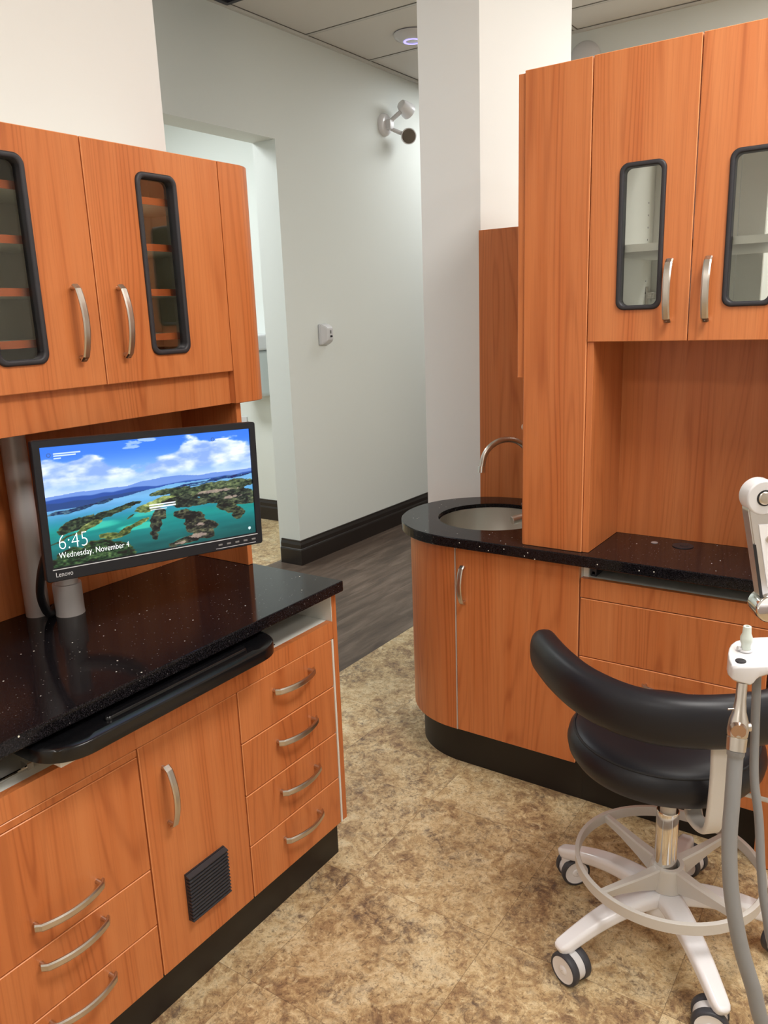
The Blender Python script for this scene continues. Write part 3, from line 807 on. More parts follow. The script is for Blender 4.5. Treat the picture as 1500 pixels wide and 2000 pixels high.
bm = NB(); cyl(bm, (2.291, 0.627, ZT), (2.291, 0.627, ZT+.0015), 0.0095, 24)
tag(obj('grommet_cap', bm, mat('pale_plug', srgb(160, 152, 150), .4)), 'small pale round plug on the worktop inside the niche', 'grommet')
bm = NB(); cyl(bm, (2.293, 0.547, ZT), (2.293, 0.547, ZT+.002), 0.029, 32); cyl(bm, (2.296, 0.545, ZT+.0015), (2.296, 0.545, ZT+.003), 0.012, 20)
tag(obj('grommet_cap', bm, M_RUB), 'larger dark round cable grommet beside the small pale plug in the niche', 'grommet')

# ================================================================== MONITOR
yaw, pit, rol, HH, WW = -1.888, 0.043, -0.03, 0.296, 0.507
nv = Vector((math.cos(yaw)*math.cos(pit), math.sin(yaw)*math.cos(pit), math.sin(pit)))
uv = Vector((0, 0, 1)).cross(nv).normalized(); vv = nv.cross(uv)
u2 = uv*math.cos(rol)+vv*math.sin(rol); v2 = nv.cross(u2)
Rm = Matrix((u2, -nv, v2)).transposed()
t = thing('monitor', 'black widescreen monitor showing a blue lake landscape lock screen', 'monitor', (1.144, 1.402, 1.123), Rm.to_euler(), local=True)
a, b = WW/2, HH/2
sx0, sx1, sz0, sz1 = -a+.0155, a-.0155, -b+.028, b-.0145
# bezel ring + back shell in local space (x right, z up, viewer at -y)
ML = Matrix(((1, 0, 0, 0), (0, 0, -1, 0), (0, 1, 0, 0), (0, 0, 0, 1)))
bm = NB()
L = [[(*p, d) for p in rrect(-a+o, a-o, -b+o, b-o, .006, 4)] for o, d in ((.012, -.034), (.003, -.028), (0, -.02), (0, -.002), (.0015, 0))]
L += [[(*p, d) for p in rrect(sx0+o, sx1-o, sz0+o, sz1-o, .001, 4)] for o, d in ((0, 0), (.001, -.004), (.001, -.005))]
loops(bm, L, ML, cap0=True, cap1=True)
obj('bezel', bm, M_BEZ, t, True, angle=35)
bm = NB(); L = [[(*p, d) for p in rrect(-.16+o, .16-o, -.10+o, .09-o, .02, 4)] for o, d in ((0, -.033), (.006, -.046), (.03, -.052))]
loops(bm, L, ML, cap0=True, cap1=True)
obj('rear_housing', bm, M_BEZ, t, True, angle=35)
# picture on the screen, painted per vertex
NX, NY = 520, 290
def vnoise(x, y, seed):
    xi = np.floor(x).astype(int); yi = np.floor(y).astype(int); fx = x-xi; fy = y-yi
    fx = fx*fx*(3-2*fx); fy = fy*fy*(3-2*fy)
    def h(i, j):
        v = np.sin(i*127.1+j*311.7+seed*74.7)*43758.5453
        return v-np.floor(v)
    return (h(xi, yi)*(1-fx)+h(xi+1, yi)*fx)*(1-fy)+(h(xi, yi+1)*(1-fx)+h(xi+1, yi+1)*fx)*fy
def fbm(x, y, seed, o=5):
    s = 0; a_ = .5
    for k in range(o): s = s+a_*vnoise(x*2**k, y*2**k, seed+k); a_ *= .5
    return s
gu, gv = np.meshgrid(np.linspace(0, 1, NX), np.linspace(0, 1, NY))   # v: 0 = top
def mixc(c, col, m): m = np.clip(m, 0, 1)[..., None]; return c*(1-m)+np.array(col)/255*m
def sst(e0, e1, x): q = np.clip((x-e0)/(e1-e0), 0, 1); return q*q*(3-2*q)
img = np.zeros((NY, NX, 3)); hor = 0.42-0.03*gu
sky = gv/np.maximum(hor, .01)
img = mixc(img+np.array([48, 112, 220])/255, (128, 172, 240), sst(0.1, .8, sky))
img = mixc(img, (186, 205, 244), sst(.75, 1, sky))
cl = fbm(gu*7, gv*9, 3, 6)
top = .085+.10*np.exp(-((gu-.44)/.10)**2)*1.0+.09*sst(.55, .75, gu)*0-.02*gu+.11*np.exp(-((gu-.36)/.09)**2)*0+.06*vnoise(gu*9, gu*0, 9)
q_ = sst(.14, .30, gu); top = (.06+.075*gu)*(1-q_)+top*q_; top = top+.03*sst(.2, .3, gu)-.05*np.exp(-((gu-.2)/.05)**2)-.06*np.exp(-((gu-.68)/.05)**2)-.05*np.exp(-((gu-.82)/.1)**2)
cm = sst(top-.01, top+.03, gv+(cl-.5)*.30)*sst(hor+.01, hor-.14, gv)
shade = np.clip((fbm(gu*12+3, gv*16, 21, 6)-.5)*2.4+.62-(gv-.1)*1.2, 0, 1)
cc = np.stack([128+102*shade, 158+76*shade, 218+28*shade], -1)/255
img = img*(1-cm[..., None]*.9)+cc*cm[..., None]*.9
m = sst(.0, .3, 1-((gu-.40)/.05)**2-((gv-.05)/.03)**2+(fbm(gu*22, gv*40, 14)-.5)*3.4)*.55; img = mixc(img, (205, 218, 248), m)
m = sst(.0, .3, 1-((gu-.48)/.05)**2-((gv-.015)/.02)**2+(fbm(gu*22, gv*40, 15)-.5)*3.4)*.55; img = mixc(img, (215, 225, 250), m)
# far hills and lake bands
ridge = hor-.010-.035*np.exp(-((gu-.55)/.12)**2)-.014*vnoise(gu*14, gu*0, 6)
img = mixc(img, (84, 122, 196), (gv > ridge).astype(float)*.85)
img = mixc(img, (34, 72, 150), sst(0, .012, gv-(hor+.012-.018*np.exp(-((gu-.38)/.08)**2)+.018*(vnoise(gu*20, gu*0, 30)-.5))))
img = mixc(img, (28, 62, 120), sst(0, .01, gv-(hor+.045+.02*(vnoise(gu*16, gu*0, 31)-.5))))
wl = hor+.105-.075*sst(.1, .62, gu)
water = gv > wl+(fbm(gu*12, gv*30, 33)-.5)*.02
t_ = np.clip((gv-.45)/.55, 0, 1)
wc = np.stack([104-100*sst(.05, .5, t_), 162-34*sst(.05, .4, t_)-56*sst(.45, 1, t_), 208-86*sst(.1, .5, t_)-50*sst(.5, 1, t_)], -1)/255
wc = wc+((fbm(gu*9, gv*30, 44)-.5)*.10)[..., None]*np.array([.5, 1, .9])
img = np.where(water[..., None], wc, img)
for (pu, pv, ru, rv, al, sd_) in ((.20, .70, .14, .04, .6, 60), (.40, .76, .12, .035, .65, 61), (.62, .96, .07, .05, .35, 62), (.44, .66, .08, .03, .5, 63)):
    m = sst(.0, .8, 1-((gu-pu)/ru)**2-((gv-pv)/rv)**2+(fbm(gu*8, gv*20, sd_)-.5)*1.2)*al; img = mixc(img, (74, 206, 176), m)
def land(els, seed, base, amp=.55, wrp=.045):
    global img
    f = np.full_like(gu, -9.)
    wx = (fbm(gu*11, gv*13, seed+50)-.5)*wrp; wy = (fbm(gu*11, gv*13, seed+55)-.5)*wrp
    for cx, cy, rx, ry, an in els:
        ca, sa = math.cos(an), math.sin(an); dx = (gu+wx-cx)*1.78; dy = gv+wy-cy
        X = dx*ca+dy*sa; Y = -dx*sa+dy*ca
        f = np.maximum(f, 1-(X/(rx*1.78))**2-(Y/ry)**2)
    f = f+(fbm(gu*34, gv*36, seed)-.5)*2*amp
    m = sst(0, .07, f)
    tx = fbm(gu*80, gv*90, seed+7, 4); t2 = fbm(gu*18, gv*26, seed+12, 4)
    lum = (tx-.5)*165+(t2-.5)*130
    c = np.stack([base[0]+lum, base[1]+lum*.97, base[2]+lum*.62], -1)/255
    rim = sst(.0, .06, f)*sst(.2, .08, f)
    img = img*(1-m[..., None])+np.clip(c, .03, 1)*m[..., None]
    img = mixc(img, (146, 158, 84), rim*.28)
land([(.10, .535, .12, .018, -.12), (.24, .505, .05, .012, -.1)], 70, (26, 58, 92))
land([(.70, .455, .14, .010, -.02), (.88, .43, .14, .012, -.05), (.80, .475, .16, .010, 0)], 72, (34, 72, 118))
land([(.12, .66, .09, .045, -.35), (.24, .615, .12, .03, -.15), (.33, .575, .10, .014, -.12)], 80, (34, 50, 36))
land([(.17, .70, .07, .028, -.35)], 83, (92, 104, 58))
land([(.08, .755, .08, .012, -.35)], 84, (50, 66, 40))
land([(.56, .49, .10, .025, -.05), (.72, .53, .18, .05, 0), (.88, .50, .15, .05, .02)], 88, (58, 72, 50))
land([(.47, .59, .09, .045, -.2), (.53, .555, .06, .03, 0)], 92, (112, 126, 72))
land([(.64, .60, .13, .055, .1), (.85, .60, .18, .075, .08), (.93, .66, .09, .05, .1)], 90, (44, 54, 42))
land([(.255, .805, .055, .030, .1), (.34, .785, .075, .024, -.35), (.40, .73, .05, .016, -.4)], 96, (84, 96, 48))
land([(.36, .665, .02, .008, -.5)], 98, (60, 72, 44))
land([(.475, .77, .026, .13, .15), (.505, .68, .03, .05, .4)], 101, (44, 50, 40))
land([(.635, .72, .06, .055, .2), (.68, .80, .065, .09, -.5), (.735, .845, .065, .05, .2), (.62, .955, .10, .035, -.1), (.72, .925, .06, .05, .1)], 110, (46, 48, 38))
land([(.86, .71, .07, .05, .55), (.905, .775, .03, .055, -.1)], 117, (46, 54, 38))
land([(.12, .955, .11, .10, .1), (.25, .93, .13, .10, .35), (.06, 1.02, .12, .10, 0)], 125, (24, 52, 28), amp=.3)
for (pu, pv, ru, rv, sd_) in ((.80, .545, .12, .014, 5), (.68, .93, .05, .02, 8), (.70, .83, .03, .014, 11), (.88, .62, .05, .014, 14), (.60, .97, .03, .012, 17)):
    m = sst(.0, .3, 1-((gu-pu)/ru)**2-((gv-pv)/rv)**2+(fbm(gu*60, gv*70, sd_)-.5)*2.6)*.65; img = mixc(img, (190, 164, 152), m)
'''
'''
# caption strips in the middle, top corners (too small to read in the photo)
for (cu0, cu1, cv0, cv1, al) in ((.455, .585, .586, .598, .9), (.455, .585, .608, .620, .9), (.46, .54, .632, .640, .8), (.055, .17, .058, .066, .75), (.055, .15, .076, .084, .75), (.055, .085, .096, .104, .7), (.815, .885, .068, .078, .85)):
    img = mixc(img, (238, 244, 255), ((gu > cu0) & (gu < cu1) & (gv > cv0) & (gv < cv1)).astype(float)*al)
for (cu0, cv0) in ((.035, .07), (.80, .07)):
    rr_ = np.hypot((gu-cu0)*1.86, gv-cv0); img = mixc(img, (60, 70, 110), ((rr_ < .018) & (rr_ > .011)).astype(float)*.6)
rr_ = np.hypot((gu-.965)*1.86, gv-.945); img = mixc(img, (225, 240, 240), (rr_ < .014).astype(float)*.85)
img = np.clip(img, 0, 1); lin = np.where(img <= .04045, img/12.92, ((img+.055)/1.055)**2.4)
me = bpy.data.meshes.new('screen')
X = sx0+(sx1-sx0)*gu; Z = sz1-(sz1-sz0)*gv
co = np.stack([X, np.full_like(X, 0.0035), Z], -1).reshape(-1, 3)
idx = np.arange(NX*NY).reshape(NY, NX)
q = np.stack([idx[1:, :-1], idx[1:, 1:], idx[:-1, 1:], idx[:-1, :-1]], -1).reshape(-1, 4)
me.from_pydata(co.tolist(), [], q.tolist())
ca = me.color_attributes.new('picture', 'FLOAT_COLOR', 'POINT')
ca.data.foreach_set('color', np.concatenate([lin.reshape(-1, 3), np.ones((NX*NY, 1))], 1).astype(np.float32).ravel())
M_SCR = mat('lit_screen', (0.01, 0.01, 0.012, 1), 0.3, spec=0.3); g = N(M_SCR)
at_ = g.n('ShaderNodeAttribute'); at_.attribute_name = 'picture'; g.l(at_.outputs['Color'], g.b.inputs['Emission Color']); g.b.inputs['Emission Strength'].default_value = 0.95
scr = link('screen', me, M_SCR, t)
def text(s, size, u, v, mtl, par, name, depth=-0.0002, sx=1.0, off=0.0):
    cu = bpy.data.curves.new('tmp', 'FONT'); cu.body = s; cu.size = size; cu.resolution_u = 3; cu.offset = off
    tmp = bpy.data.objects.new('tmp', cu); COL.objects.link(tmp)
    dg = bpy.context.evaluated_depsgraph_get(); me = bpy.data.meshes.new_from_object(tmp.evaluated_get(dg))
    bpy.data.objects.remove(tmp)
    me.name = name; me.transform(Matrix.Translation((u, depth, v)) @ Matrix.Rotation(PI/2, 4, 'X') @ Matrix.Scale(sx, 4, (1, 0, 0)))
    me.materials.clear()
    return link(name, me, mtl, par)
W_, H_ = sx1-sx0, sz1-sz0
text('6:45', 0.047, sx0+.03*W_, sz1-.852*H_, M_TEXT, scr, 'clock_digits', 0.0028, 0.80, -.0012)
text('Wednesday, November 4', 0.0185, sx0+.03*W_, sz1-.925*H_, M_TEXT, scr, 'date_line', 0.0028, 0.775, -.0003)
text('Lenovo', 0.0145, -a+.018, -b+.0095, M_LOGO, t, 'logo', -0.0004, .82)
bm = NB(); box(bm, sx0-.002, sx1+.002, -0.0006, 0.0004, sz0-.0035, sz0-.0018)
obj('trim_line', bm, M_LOGO, t)
bm = NB()
for k in range(5): box(bm, a-.118+k*.022, a-.108+k*.022, -.0005, 0.0004, -b+.0125, -b+.0165)
obj('button_row', bm, M_HOSE, t)
bm = NB(); box(bm, a-.125, a-.02, -.0006, 0.0004, -b+.0055, -b+.0065)
obj('edge_strip', bm, M_LOGO, t)
# monitor arm
t = thing('desk_mount', 'grey cylindrical swivel mount standing on the left worktop behind the screen', 'mount', (1.056, 1.655, CT))
bm = NB(); lathe(bm, [(.0335, 0), (.0335, .004), (.033, .006), (.033, .074), (.0325, .0765)], (1.052, 1.652, CT), 40, cap0=True, cap1=True)
obj('base_cylinder', bm, M_ALU, t, True, angle=40)
bm = NB(); lathe(bm, [(.026, .077), (.026, .20), (.025, .202)], (1.052, 1.652, CT), 40, cap0=True, cap1=True)
obj('upper_cylinder', bm, M_ALU, t, True, angle=40)
bm = NB()
sweep(bm, catmull([(1.052, 1.652, .965), (1.10, 1.60, .968), (1.15, 1.545, 1.0), (1.168, 1.505, 1.08), (1.166, 1.478, 1.12)], 6), rrect(-.026, .026, -.012, .012, .008, 4), side=(.7, .7, 0))
obj('swing_arm', bm, M_ALU, t, True, angle=40)
bm = NB()
Mm = Matrix.Translation((1.144, 1.402, 1.123)) @ Rm.to_4x4()
box(bm, -.05, .05, .0525, .06, -.05, .05, .002, 1, Mm); cyl(bm, Mm @ Vector((0, .06, 0)), Mm @ Vector((0, .085, 0)), .02, 20)
obj('mount_plate', bm, M_BLK, t)
bm = NB(); tube(bm, catmull([(0.985, 1.54, 1.06), (0.968, 1.59, 1.0), (0.970, 1.63, .92), (0.990, 1.655, .865), (1.010, 1.668, .8432), (1.052, 1.702, .8432), (1.10, 1.71, .8432)], 8), .0095, 12)
tag(obj('monitor_cable', bm, M_BLK, smooth=True), 'thick black cable drooping behind the lower left corner of the monitor', 'cable')

# ================================================================== STOOL
CX, CY = 1.712, 0.408
t = thing('saddle_stool', 'white wheeled dental stool with black padded seat and curved black torso rest', 'stool', (CX, CY, 0))
ST = t
bang = [3, 75, 147, 219, 291]
bm = NB(); lathe(bm, [(0.001, .076), (.03, .076), (.05, .085), (.052, .10), (.046, .135), (.034, .152), (.031, .160)], (CX, CY, 0), 40, cap1=True)
obj('base_hub', bm, M_STOOL, t, True, angle=60)
caster_dirs = {75: (0.72, 0.70), 147: (-0.93, 0.37), 3: (-0.96, 0.28), 219: (-0.9, -0.2), 291: (-0.5, -0.85)}
first = None
for A_ in bang:
    th = math.radians(A_); d = Vector((math.cos(th), math.sin(th), 0)); sd = Vector((-d.y, d.x, 0))
    P = []; S = []
    for k in range(15):
        s = k/14; r = .02+.262*s
        z = .130 - .018*s - .026*s*s + .012*math.sin(PI*s)
        P.append(Vector((CX, CY, 0))+d*r+Vector((0, 0, z)))
        S.append((1.0-.38*s, 1.0-.25*s))
    # rounded nose
    for q, (e, k) in enumerate(((.010, .92), (.017, .72), (.021, .4))):
        P.append(P[14]+d*e-Vector((0, 0, .002*(q+1)))); S.append((.62*k, .75*k))
    prof = rrect(-.031, .031, -.022, .018, .014, 5)
    bm = NB(); sweep(bm, P, prof, side=sd, scale=S)
    tp = Vector((CX, CY, 0))+d*.277
    cyl(bm, tp+Vector((0, 0, .083)), tp+Vector((0, 0, .056)), .0175, 20)
    obj('leg', bm, M_STOOL, t, True, angle=50)
    # twin-wheel caster
    ax = Vector((*caster_dirs[A_], 0)).normalized(); fw = Vector((-ax.y, ax.x, 0)); R_ = .0385
    if fw.dot(d) > 0: fw = -fw
    c = tp + fw*.014 + Vector((0, 0, R_))
    bm = NB(); cyl(bm, c-ax*.010, c+ax*.010, R_*.90, 28)
    box(bm, -.010, .010, -.012, .012, R_*.3, R_*1.15, .003, 2, Matrix.Translation(c-fw*.008) @ Matrix((ax, fw, Vector((0, 0, 1)))).transposed().to_4x4())
    cs = obj('caster', bm, M_WPL, t, True, angle=50)
    for s in (1, -1):
        bm = NB(); Mq = Matrix.Translation(c) @ Matrix((fw, Vector((0, 0, 1)), ax*s)).transposed().to_4x4()
        lathe(bm, [(R_*.80, .0265), (R_*.86, .0285), (R_*.95, .0275), (R_, .024), (R_, .013), (R_*.95, .0102), (.004, .0102)], (0, 0, 0), 36, Mq)
        wv = obj('tyre', bm, M_TYRE, cs, True, angle=50)
        bm = NB(); lathe(bm, [(.001, .0295), (.008, .0295), (.0105, .0278), (.0115, .0262), (R_*.66, .0258), (R_*.74, .0275), (R_*.81, .0275), (R_*.82, .024)], (0, 0, 0), 36, Mq)
        obj('wheel_disc', bm, M_STOOL, cs, True, angle=50)
# foot ring with hub and four spokes
RX, RY, RR, RZ = 1.7135, 0.4025, 0.2144, 0.221
bm = NB(); lathe(bm, [(RR-.006, -.0265), (RR, -.026), (RR+.0005, -.001), (RR-.002, 0), (RR-.009, 0), (RR-.0105, -.002), (RR-.0105, -.0255), (RR-.006, -.0265)], (RX, RY, RZ), 96)
ring = obj('foot_ring', bm, M_BEIGE, t, True, angle=40)
bm = NB(); lathe(bm, [(.0275, .150), (.041, .150), (.040, .206), (.037, .2115), (.0275, .2115), (.0275, .150)], (RX, RY, 0), 40)
obj('ring_hub', bm, M_BEIGE, ring, True, angle=40)
for A_ in (62, 152, 242, 332):
    th = math.radians(A_); d = Vector((math.cos(th), math.sin(th), 0)); sd = Vector((-d.y, d.x, 0)); o_ = Vector((RX, RY, 0))
    bm = NB(); L = []
    for r, zt, zb, hw, hb in ((.035, .211, .152, .0125, .0065), (.09, .2115, .172, .011, .006), (.15, .2155, .188, .0095, .005), (RR-.007, .219, .197, .008, .005)):
        b_ = o_+d*r
        L.append([b_+sd*hb+Vector((0, 0, zb)), b_+sd*hw+Vector((0, 0, zt-.004)), b_+sd*(hw-.003)+Vector((0, 0, zt)), b_-sd*(hw-.003)+Vector((0, 0, zt)), b_-sd*hw+Vector((0, 0, zt-.004)), b_-sd*hb+Vector((0, 0, zb))])
    loops(bm, L, cap0=True, cap1=True)
    obj('ring_spoke', bm, M_BEIGE, ring, True, angle=40)
# gas column
bm = NB(); lathe(bm, [(.0255, .14), (.0255, .35), (.024, .352), (.017, .352)], (CX, CY, 0), 40, cap0=True, cap1=True)
obj('gas_column', bm, M_CHROME, t, True, angle=40)
bm = NB(); lathe(bm, [(.018, .352), (.018, .44)], (CX, CY, 0), 32, cap0=True, cap1=True)
obj('piston', bm, M_BEIGE, t, True, angle=40)
# seat cushion
SX, SY, SZ = 1.757, 0.437, 0.443
bm = NB()
prof = [(.001, 0), (.15, 0), (.182, .003), (.205, .014), (.219, .034), (.2225, .053), (.2185, .071), (.2085, .0835), (.2045, .0850), (.2015, .0880), (.192, .0945), (.17, .1015), (.12, .1045), (.06, .1035), (.001, .1025)]
lathe(bm, prof, (SX, SY, SZ), 72)
obj('seat', bm, M_VIN, t, True, angle=80)
bm = NB(); lathe(bm, [(.2070, .0825), (.2090, .0838), (.2085, .0862), (.2045, .0872)], (SX, SY, SZ), 72)
loops_ok = True
obj('seat_seam', bm, mat('black_thread', srgb(12, 12, 14), .6), t, True)
bm = NB(); box(bm, CX-.09, CX+.09, CY-.07, CY+.07, .425, .442, .004, 2); box(bm, CX-.035, CX+.035, CY-.045, CY+.045, .405, .426, .004, 2)
obj('seat_plate', bm, M_BEIGE, t, True, angle=40)
bm = NB(); tube(bm, catmull([(CX+.02, CY-.03, .418), (CX+.05, CY-.13, .415), (CX+.07, CY-.235, .405), (CX+.075, CY-.26, .40)], 6), .0055, 10); tube(bm, [(CX+.074, CY-.25, .402), (CX+.078, CY-.29, .396)], .011, 14)
obj('height_lever', bm, M_BEIGE, t, True, angle=50)
# curved torso rest
ctrl = [(1.756, 0.746, .672), (1.694, 0.706, .683), (1.612, 0.636, .690), (1.545, 0.552, .690), (1.510, 0.455, .688), (1.512, 0.358, .690), (1.560, 0.262, .692), (1.640, 0.188, .692), (1.742, 0.150, .692), (1.845, 0.152, .686), (1.905, 0.165, .676)]
cp = catmull(ctrl, 6)
nP = len(cp); sc = []
for i in range(nP):
    s = i/(nP-1); e = min(s, 1-s)*((nP-1)/6.0)      # distance from the end in control steps
    k = math.sqrt(max(0.0, 1-(1-min(e/0.62, 1))**2)); k = max(k, .06)
    body = 1.0 - .10*math.cos(2*PI*s)*0 
    sc.append((k*body, k*body))
prof = []
for k in range(28):
    a_ = 2*PI*k/28; c_, s_ = math.cos(a_), math.sin(a_)
    prof.append((.055*math.copysign(abs(c_)**.82, c_), .036*math.copysign(abs(s_)**.82, s_)))
bm = NB(); sweep(bm, cp, prof, side=(0, 0, 1), scale=sc)
obj('torso_rest', bm, M_VIN, t, True, angle=80)
bm = NB()
sweep(bm, catmull([(CX-.01, CY-.02, .430), (CX-.05, CY-.06, .422), (1.625, .33, .411), (1.592, .302, .414), (1.570, .284, .436), (1.562, .278, .49), (1.560, .276, .57), (1.566, .280, .66)], 7), rrect(-.019, .019, -.007, .007, .006, 4), side=lambda i: (.65, -.76, 0))
obj('rest_post', bm, M_BEIGE, t, True, angle=40)

# ================================================================== DENTAL UNIT AT THE RIGHT EDGE
RV = Vector((0.56159526, -0.82664614, 0)).normalized()     # towards the unit's post, out of frame
t = thing('dental_delivery_unit', 'white dental delivery arm with instrument holder entering at the right edge', 'dental unit', (1.32, -0.22, 0))
o_ = Vector((1.22, .18, 0))
pb = Vector((1.42, -0.16, 0))
bm = NB(); tube(bm, [pb+Vector((0, 0, 0.03)), pb+Vector((0, 0, 1.0))], .03, 24); lathe(bm, [(.13, 0), (.13, .02), (.04, .035)], (pb.x, pb.y, 0), 40, cap0=True, cap1=True)
obj('floor_post', bm, M_WPL, t, True, angle=40)
# upper jointed arm: round joint, arm plate down to a second joint
fwd = Vector((0.82, 0.57, 0)).normalized()   # joint axis, roughly along the view
def disc(c, r, h, name, m, par, hole=False):
    c = Vector(c); bm = NB()
    tube(bm, [c-fwd*h/2, c-fwd*(h/2-.003), c+fwd*(h/2-.003), c+fwd*h/2], [r-.003, r, r, r-.003], 40)
    return obj(name, bm, m, par, True, angle=50)
JC = Vector((1.232, .184, 1.227))-RV*.007
j = disc(JC, .0255, .030, 'arm_joint', M_WPL, t)
disc(JC-fwd*.0165, .0095, .006, 'joint_pin', M_STEEL, j)
bm = NB(); tube(bm, [JC-fwd*.0152, JC-fwd*.0162], [.0118, .0113], 24)
obj('pin_washer', bm, M_BLK, j, True)
Mj = Matrix((RV, fwd, Vector((0, 0, 1)))).transposed().to_4x4()
bm = NB()
L = []
for y, g0 in ((-.011, .002), (-.013, .004), (-.013, .004)): pass
pts = [(-.0200, -.02), (.010, -.16), (.050, -.16), (.036, .0), (.0, .018), (-.018, .005)]
Mo = Matrix.Translation(JC) @ Mj @ Matrix(((1, 0, 0, 0), (0, 0, -1, 0), (0, 1, 0, 0), (0, 0, 0, 1)))
poly_prism(bm, pts, -.013, .011, Mo)
bmesh.ops.bevel(bm, geom=bm.edges[:], offset=.002, segments=2, affect='EDGES')
obj('arm_plate', bm, mat('satin_aluminium', (.72, .72, .74, 1), .22, .9), t, True, angle=40)
bm = NB(); pts = [(-.0045, -.040), (.0155, -.135), (.045, -.135), (.030, -.040)]
poly_prism(bm, pts, .0112, .0125, Mo)
obj('arm_cover', bm, mat('white_cover', srgb(240, 240, 242), .3), t)
bm = NB(); c0 = Mo @ Vector((-.012, -.098, .0)); 
poly_prism(bm, [(-.0105, -.070), (.0060, -.152), (.0105, -.152), (-.0060, -.070)], .0112, .0118, Mo)  # flat black strip standing for the dark reflection along the plate's edge
obj('arm_slot', bm, M_BLK, t)
scw = Mo @ Vector((.012, -.062, .0125)); bm = NB(); tube(bm, [scw, scw-fwd*.002], [.0055, .005], 20)
obj('screw', bm, M_STEEL, t, True, angle=40)
j2 = disc(JC+RV*.022-Vector((0, 0, .168)), .022, .034, 'arm_joint', M_CHROME, t)
bm = NB(); tube(bm, [JC+RV*.022-Vector((0, 0, .168)), pb+Vector((0, 0, 0.985))], .016, 16)
obj('support_arm', bm, M_WPL, t, True, angle=40)
# instrument holder
HB = Vector((1.0475, .178, 1.015))
HX = RV; HYv = Vector((-RV.y, RV.x, 0))      # HYv points away from the viewer
Mh = Matrix.Translation(HB) @ Matrix((HX, HYv, Vector((0, 0, 1)))).transposed().to_4x4()
bm = NB(); L = []
prof = [(0.0, .004, .012, .004, .017), (.002, .001, .020, .001, .0205), (.007, -.002, .034, -.001, .0225), (.014, -.004, .048, -.0025, .023), (.022, -.005, .060, -.0045, .0235), (.026, -.005, .064, -.002, .0235), (.029, -.005, .067, .003, .0237), (.033, -.005, .070, .0065, .024), (.042, -.005, .074, .0092, .0243), (.06, -.005, .078, .0105, .0245), (.16, -.005, .08, .011, .025)]
L = []
for x, ylo, yb, lowz, top in prof:
    L.append([(x, ylo+.001, lowz), (x, ylo-.001, lowz+.003), (x, ylo-.001, top-.004), (x, ylo+.0015, top-.001), (x, ylo+.005, top), (x, yb-.005, top+.004), (x, yb-.001, top+.002), (x, yb, top-.002), (x, yb, lowz+.002), (x, yb-.002, lowz)])
loops(bm, L, Mh, cap0=True, cap1=True)
h = obj('instrument_holder', bm, M_WPL, t, True, angle=80)
bm = NB(); tube(bm, [Mh @ Vector((.15, .02, .02)), pb+Vector((0, 0, .93))], .014, 14)
obj('holder_arm', bm, M_WPL, t, True, angle=40)
bm = NB(); tube(bm, [Mh @ Vector((.014, .010, .0225)), Mh @ Vector((.014, .010, .0250))], [.0075, .0065], 20)
obj('holder_button', bm, M_RUB, h, True, angle=40)
# nozzle standing in the holder
t2 = thing('suction_tip', 'pale green-white plastic nozzle standing upright on the instrument holder', 'nozzle', Mh @ Vector((.032, .03, .03)))
c = Mh @ Vector((.0315, .036, .0245))
bm = NB(); lathe(bm, [(.0062, 0), (.0062, .012), (.0078, .016), (.0078, .022), (.0058, .027), (.0052, .037), (.0046, .0375), (.0026, .0375), (.0026, .03)], c, 24, cap0=True, cap1=True)
obj('nozzle', bm, mat('pale_plastic', srgb(214, 224, 216), .3), t2, True, angle=40)
bm = NB(); lathe(bm, [(.0066, .001), (.0088, .002), (.0088, .0035), (.0066, .0045)], c, 24); tube(bm, [c+Vector((0, 0, .003)), c-HX*.011+Vector((0, 0, .006))], [.002, .0032], 10)
obj('collar', bm, M_WPL, t2, True, angle=40)
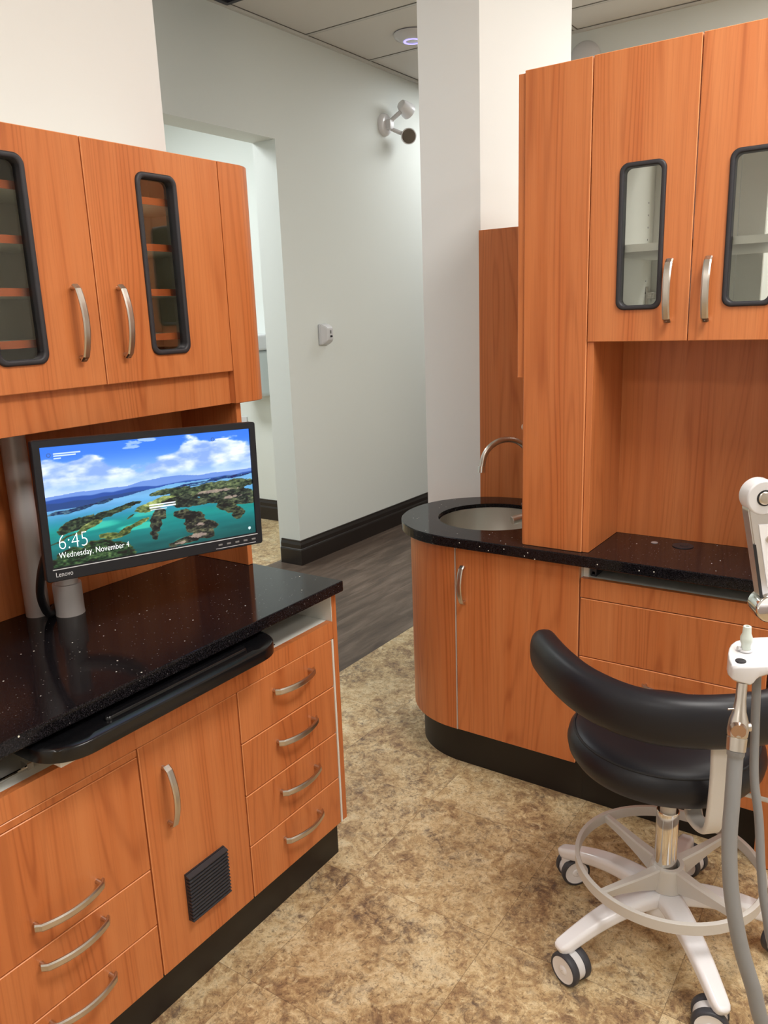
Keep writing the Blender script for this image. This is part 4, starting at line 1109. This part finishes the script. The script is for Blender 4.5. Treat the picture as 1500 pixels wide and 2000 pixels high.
# suction handpiece hanging below the holder
ax0 = Mh @ Vector((.0145, .002, -.004)); ax1 = Vector((1.030, .164, .927))
t3 = thing('suction_handpiece', 'brushed steel suction handpiece hanging from the holder on a grey hose', 'handpiece', ax1)
d = (ax1-ax0).normalized(); Ln = (ax1-ax0).length
bm = NB(); rs = [(.0, .0068), (.25, .0068), (.42, .0085), (.55, .0120), (.70, .0135), (.78, .0128), (.80, .0118), (.805, .0126), (1.0, .0122)]
tube(bm, [ax0+d*Ln*a_ for a_, _ in rs], [r_ for _, r_ in rs], 28)
o = obj('barrel', bm, M_STEEL, t3, True, angle=40)
vc = ax0+d*Ln*.64-HYv*.0105
bm = NB(); tube(bm, [vc+HYv*.004-HX*.003, vc-HYv*.004-HX*.0055], [.0105, .0092], 24)
obj('valve_button', bm, mat('bronze_tint_metal', (.5, .36, .3, 1), .25, 1.0), t3, True, angle=40)
vc2 = ax0+d*Ln*.66
bm = NB(); cyl(bm, vc2, vc2+HX*.0155, .006, 16); cyl(bm, ax0+d*Ln*.38-HX*.004, ax0+d*Ln*.385-HX*.0155, .0014, 10)
obj('valve_pin', bm, M_STEEL, t3, True, angle=40)
HO = [(1.030, .164, .929), (1.028, .1638, .915), (1.013, .161, .865), (.998, .158, .807), (.985, .148, .741), (.977, .131, .676), (.974, .112, .623), (.975, .09, .56), (1.01, .03, .46), (1.09, -.06, .42), (1.20, -.12, .46), (1.40, -.16, .55)]
bm = NB(); tube(bm, catmull(HO, 8), [.0100 if i > 6 else .0112 for i in range(8*(len(HO)-1)+1)], 16)
tag(obj('suction_hose', bm, M_HOSE, smooth=True), 'thick grey hose hanging from the steel handpiece in front of the stool', 'hose')
H2 = [Mh @ Vector((.046, .03, .012)), (1.079, .150, .934), (1.065, .144, .873), (1.056, .133, .819), (1.043, .123, .752), (1.034, .112, .698), (1.032, .09, .63), (1.06, .02, .54), (1.13, -.06, .50), (1.25, -.12, .53), (1.40, -.15, .60)]
bm = NB(); tube(bm, catmull(H2, 8), .0058, 14)
tag(obj('air_hose', bm, M_HOSE, smooth=True), 'thinner grey hose hanging right of the thick hose at the picture edge', 'hose')
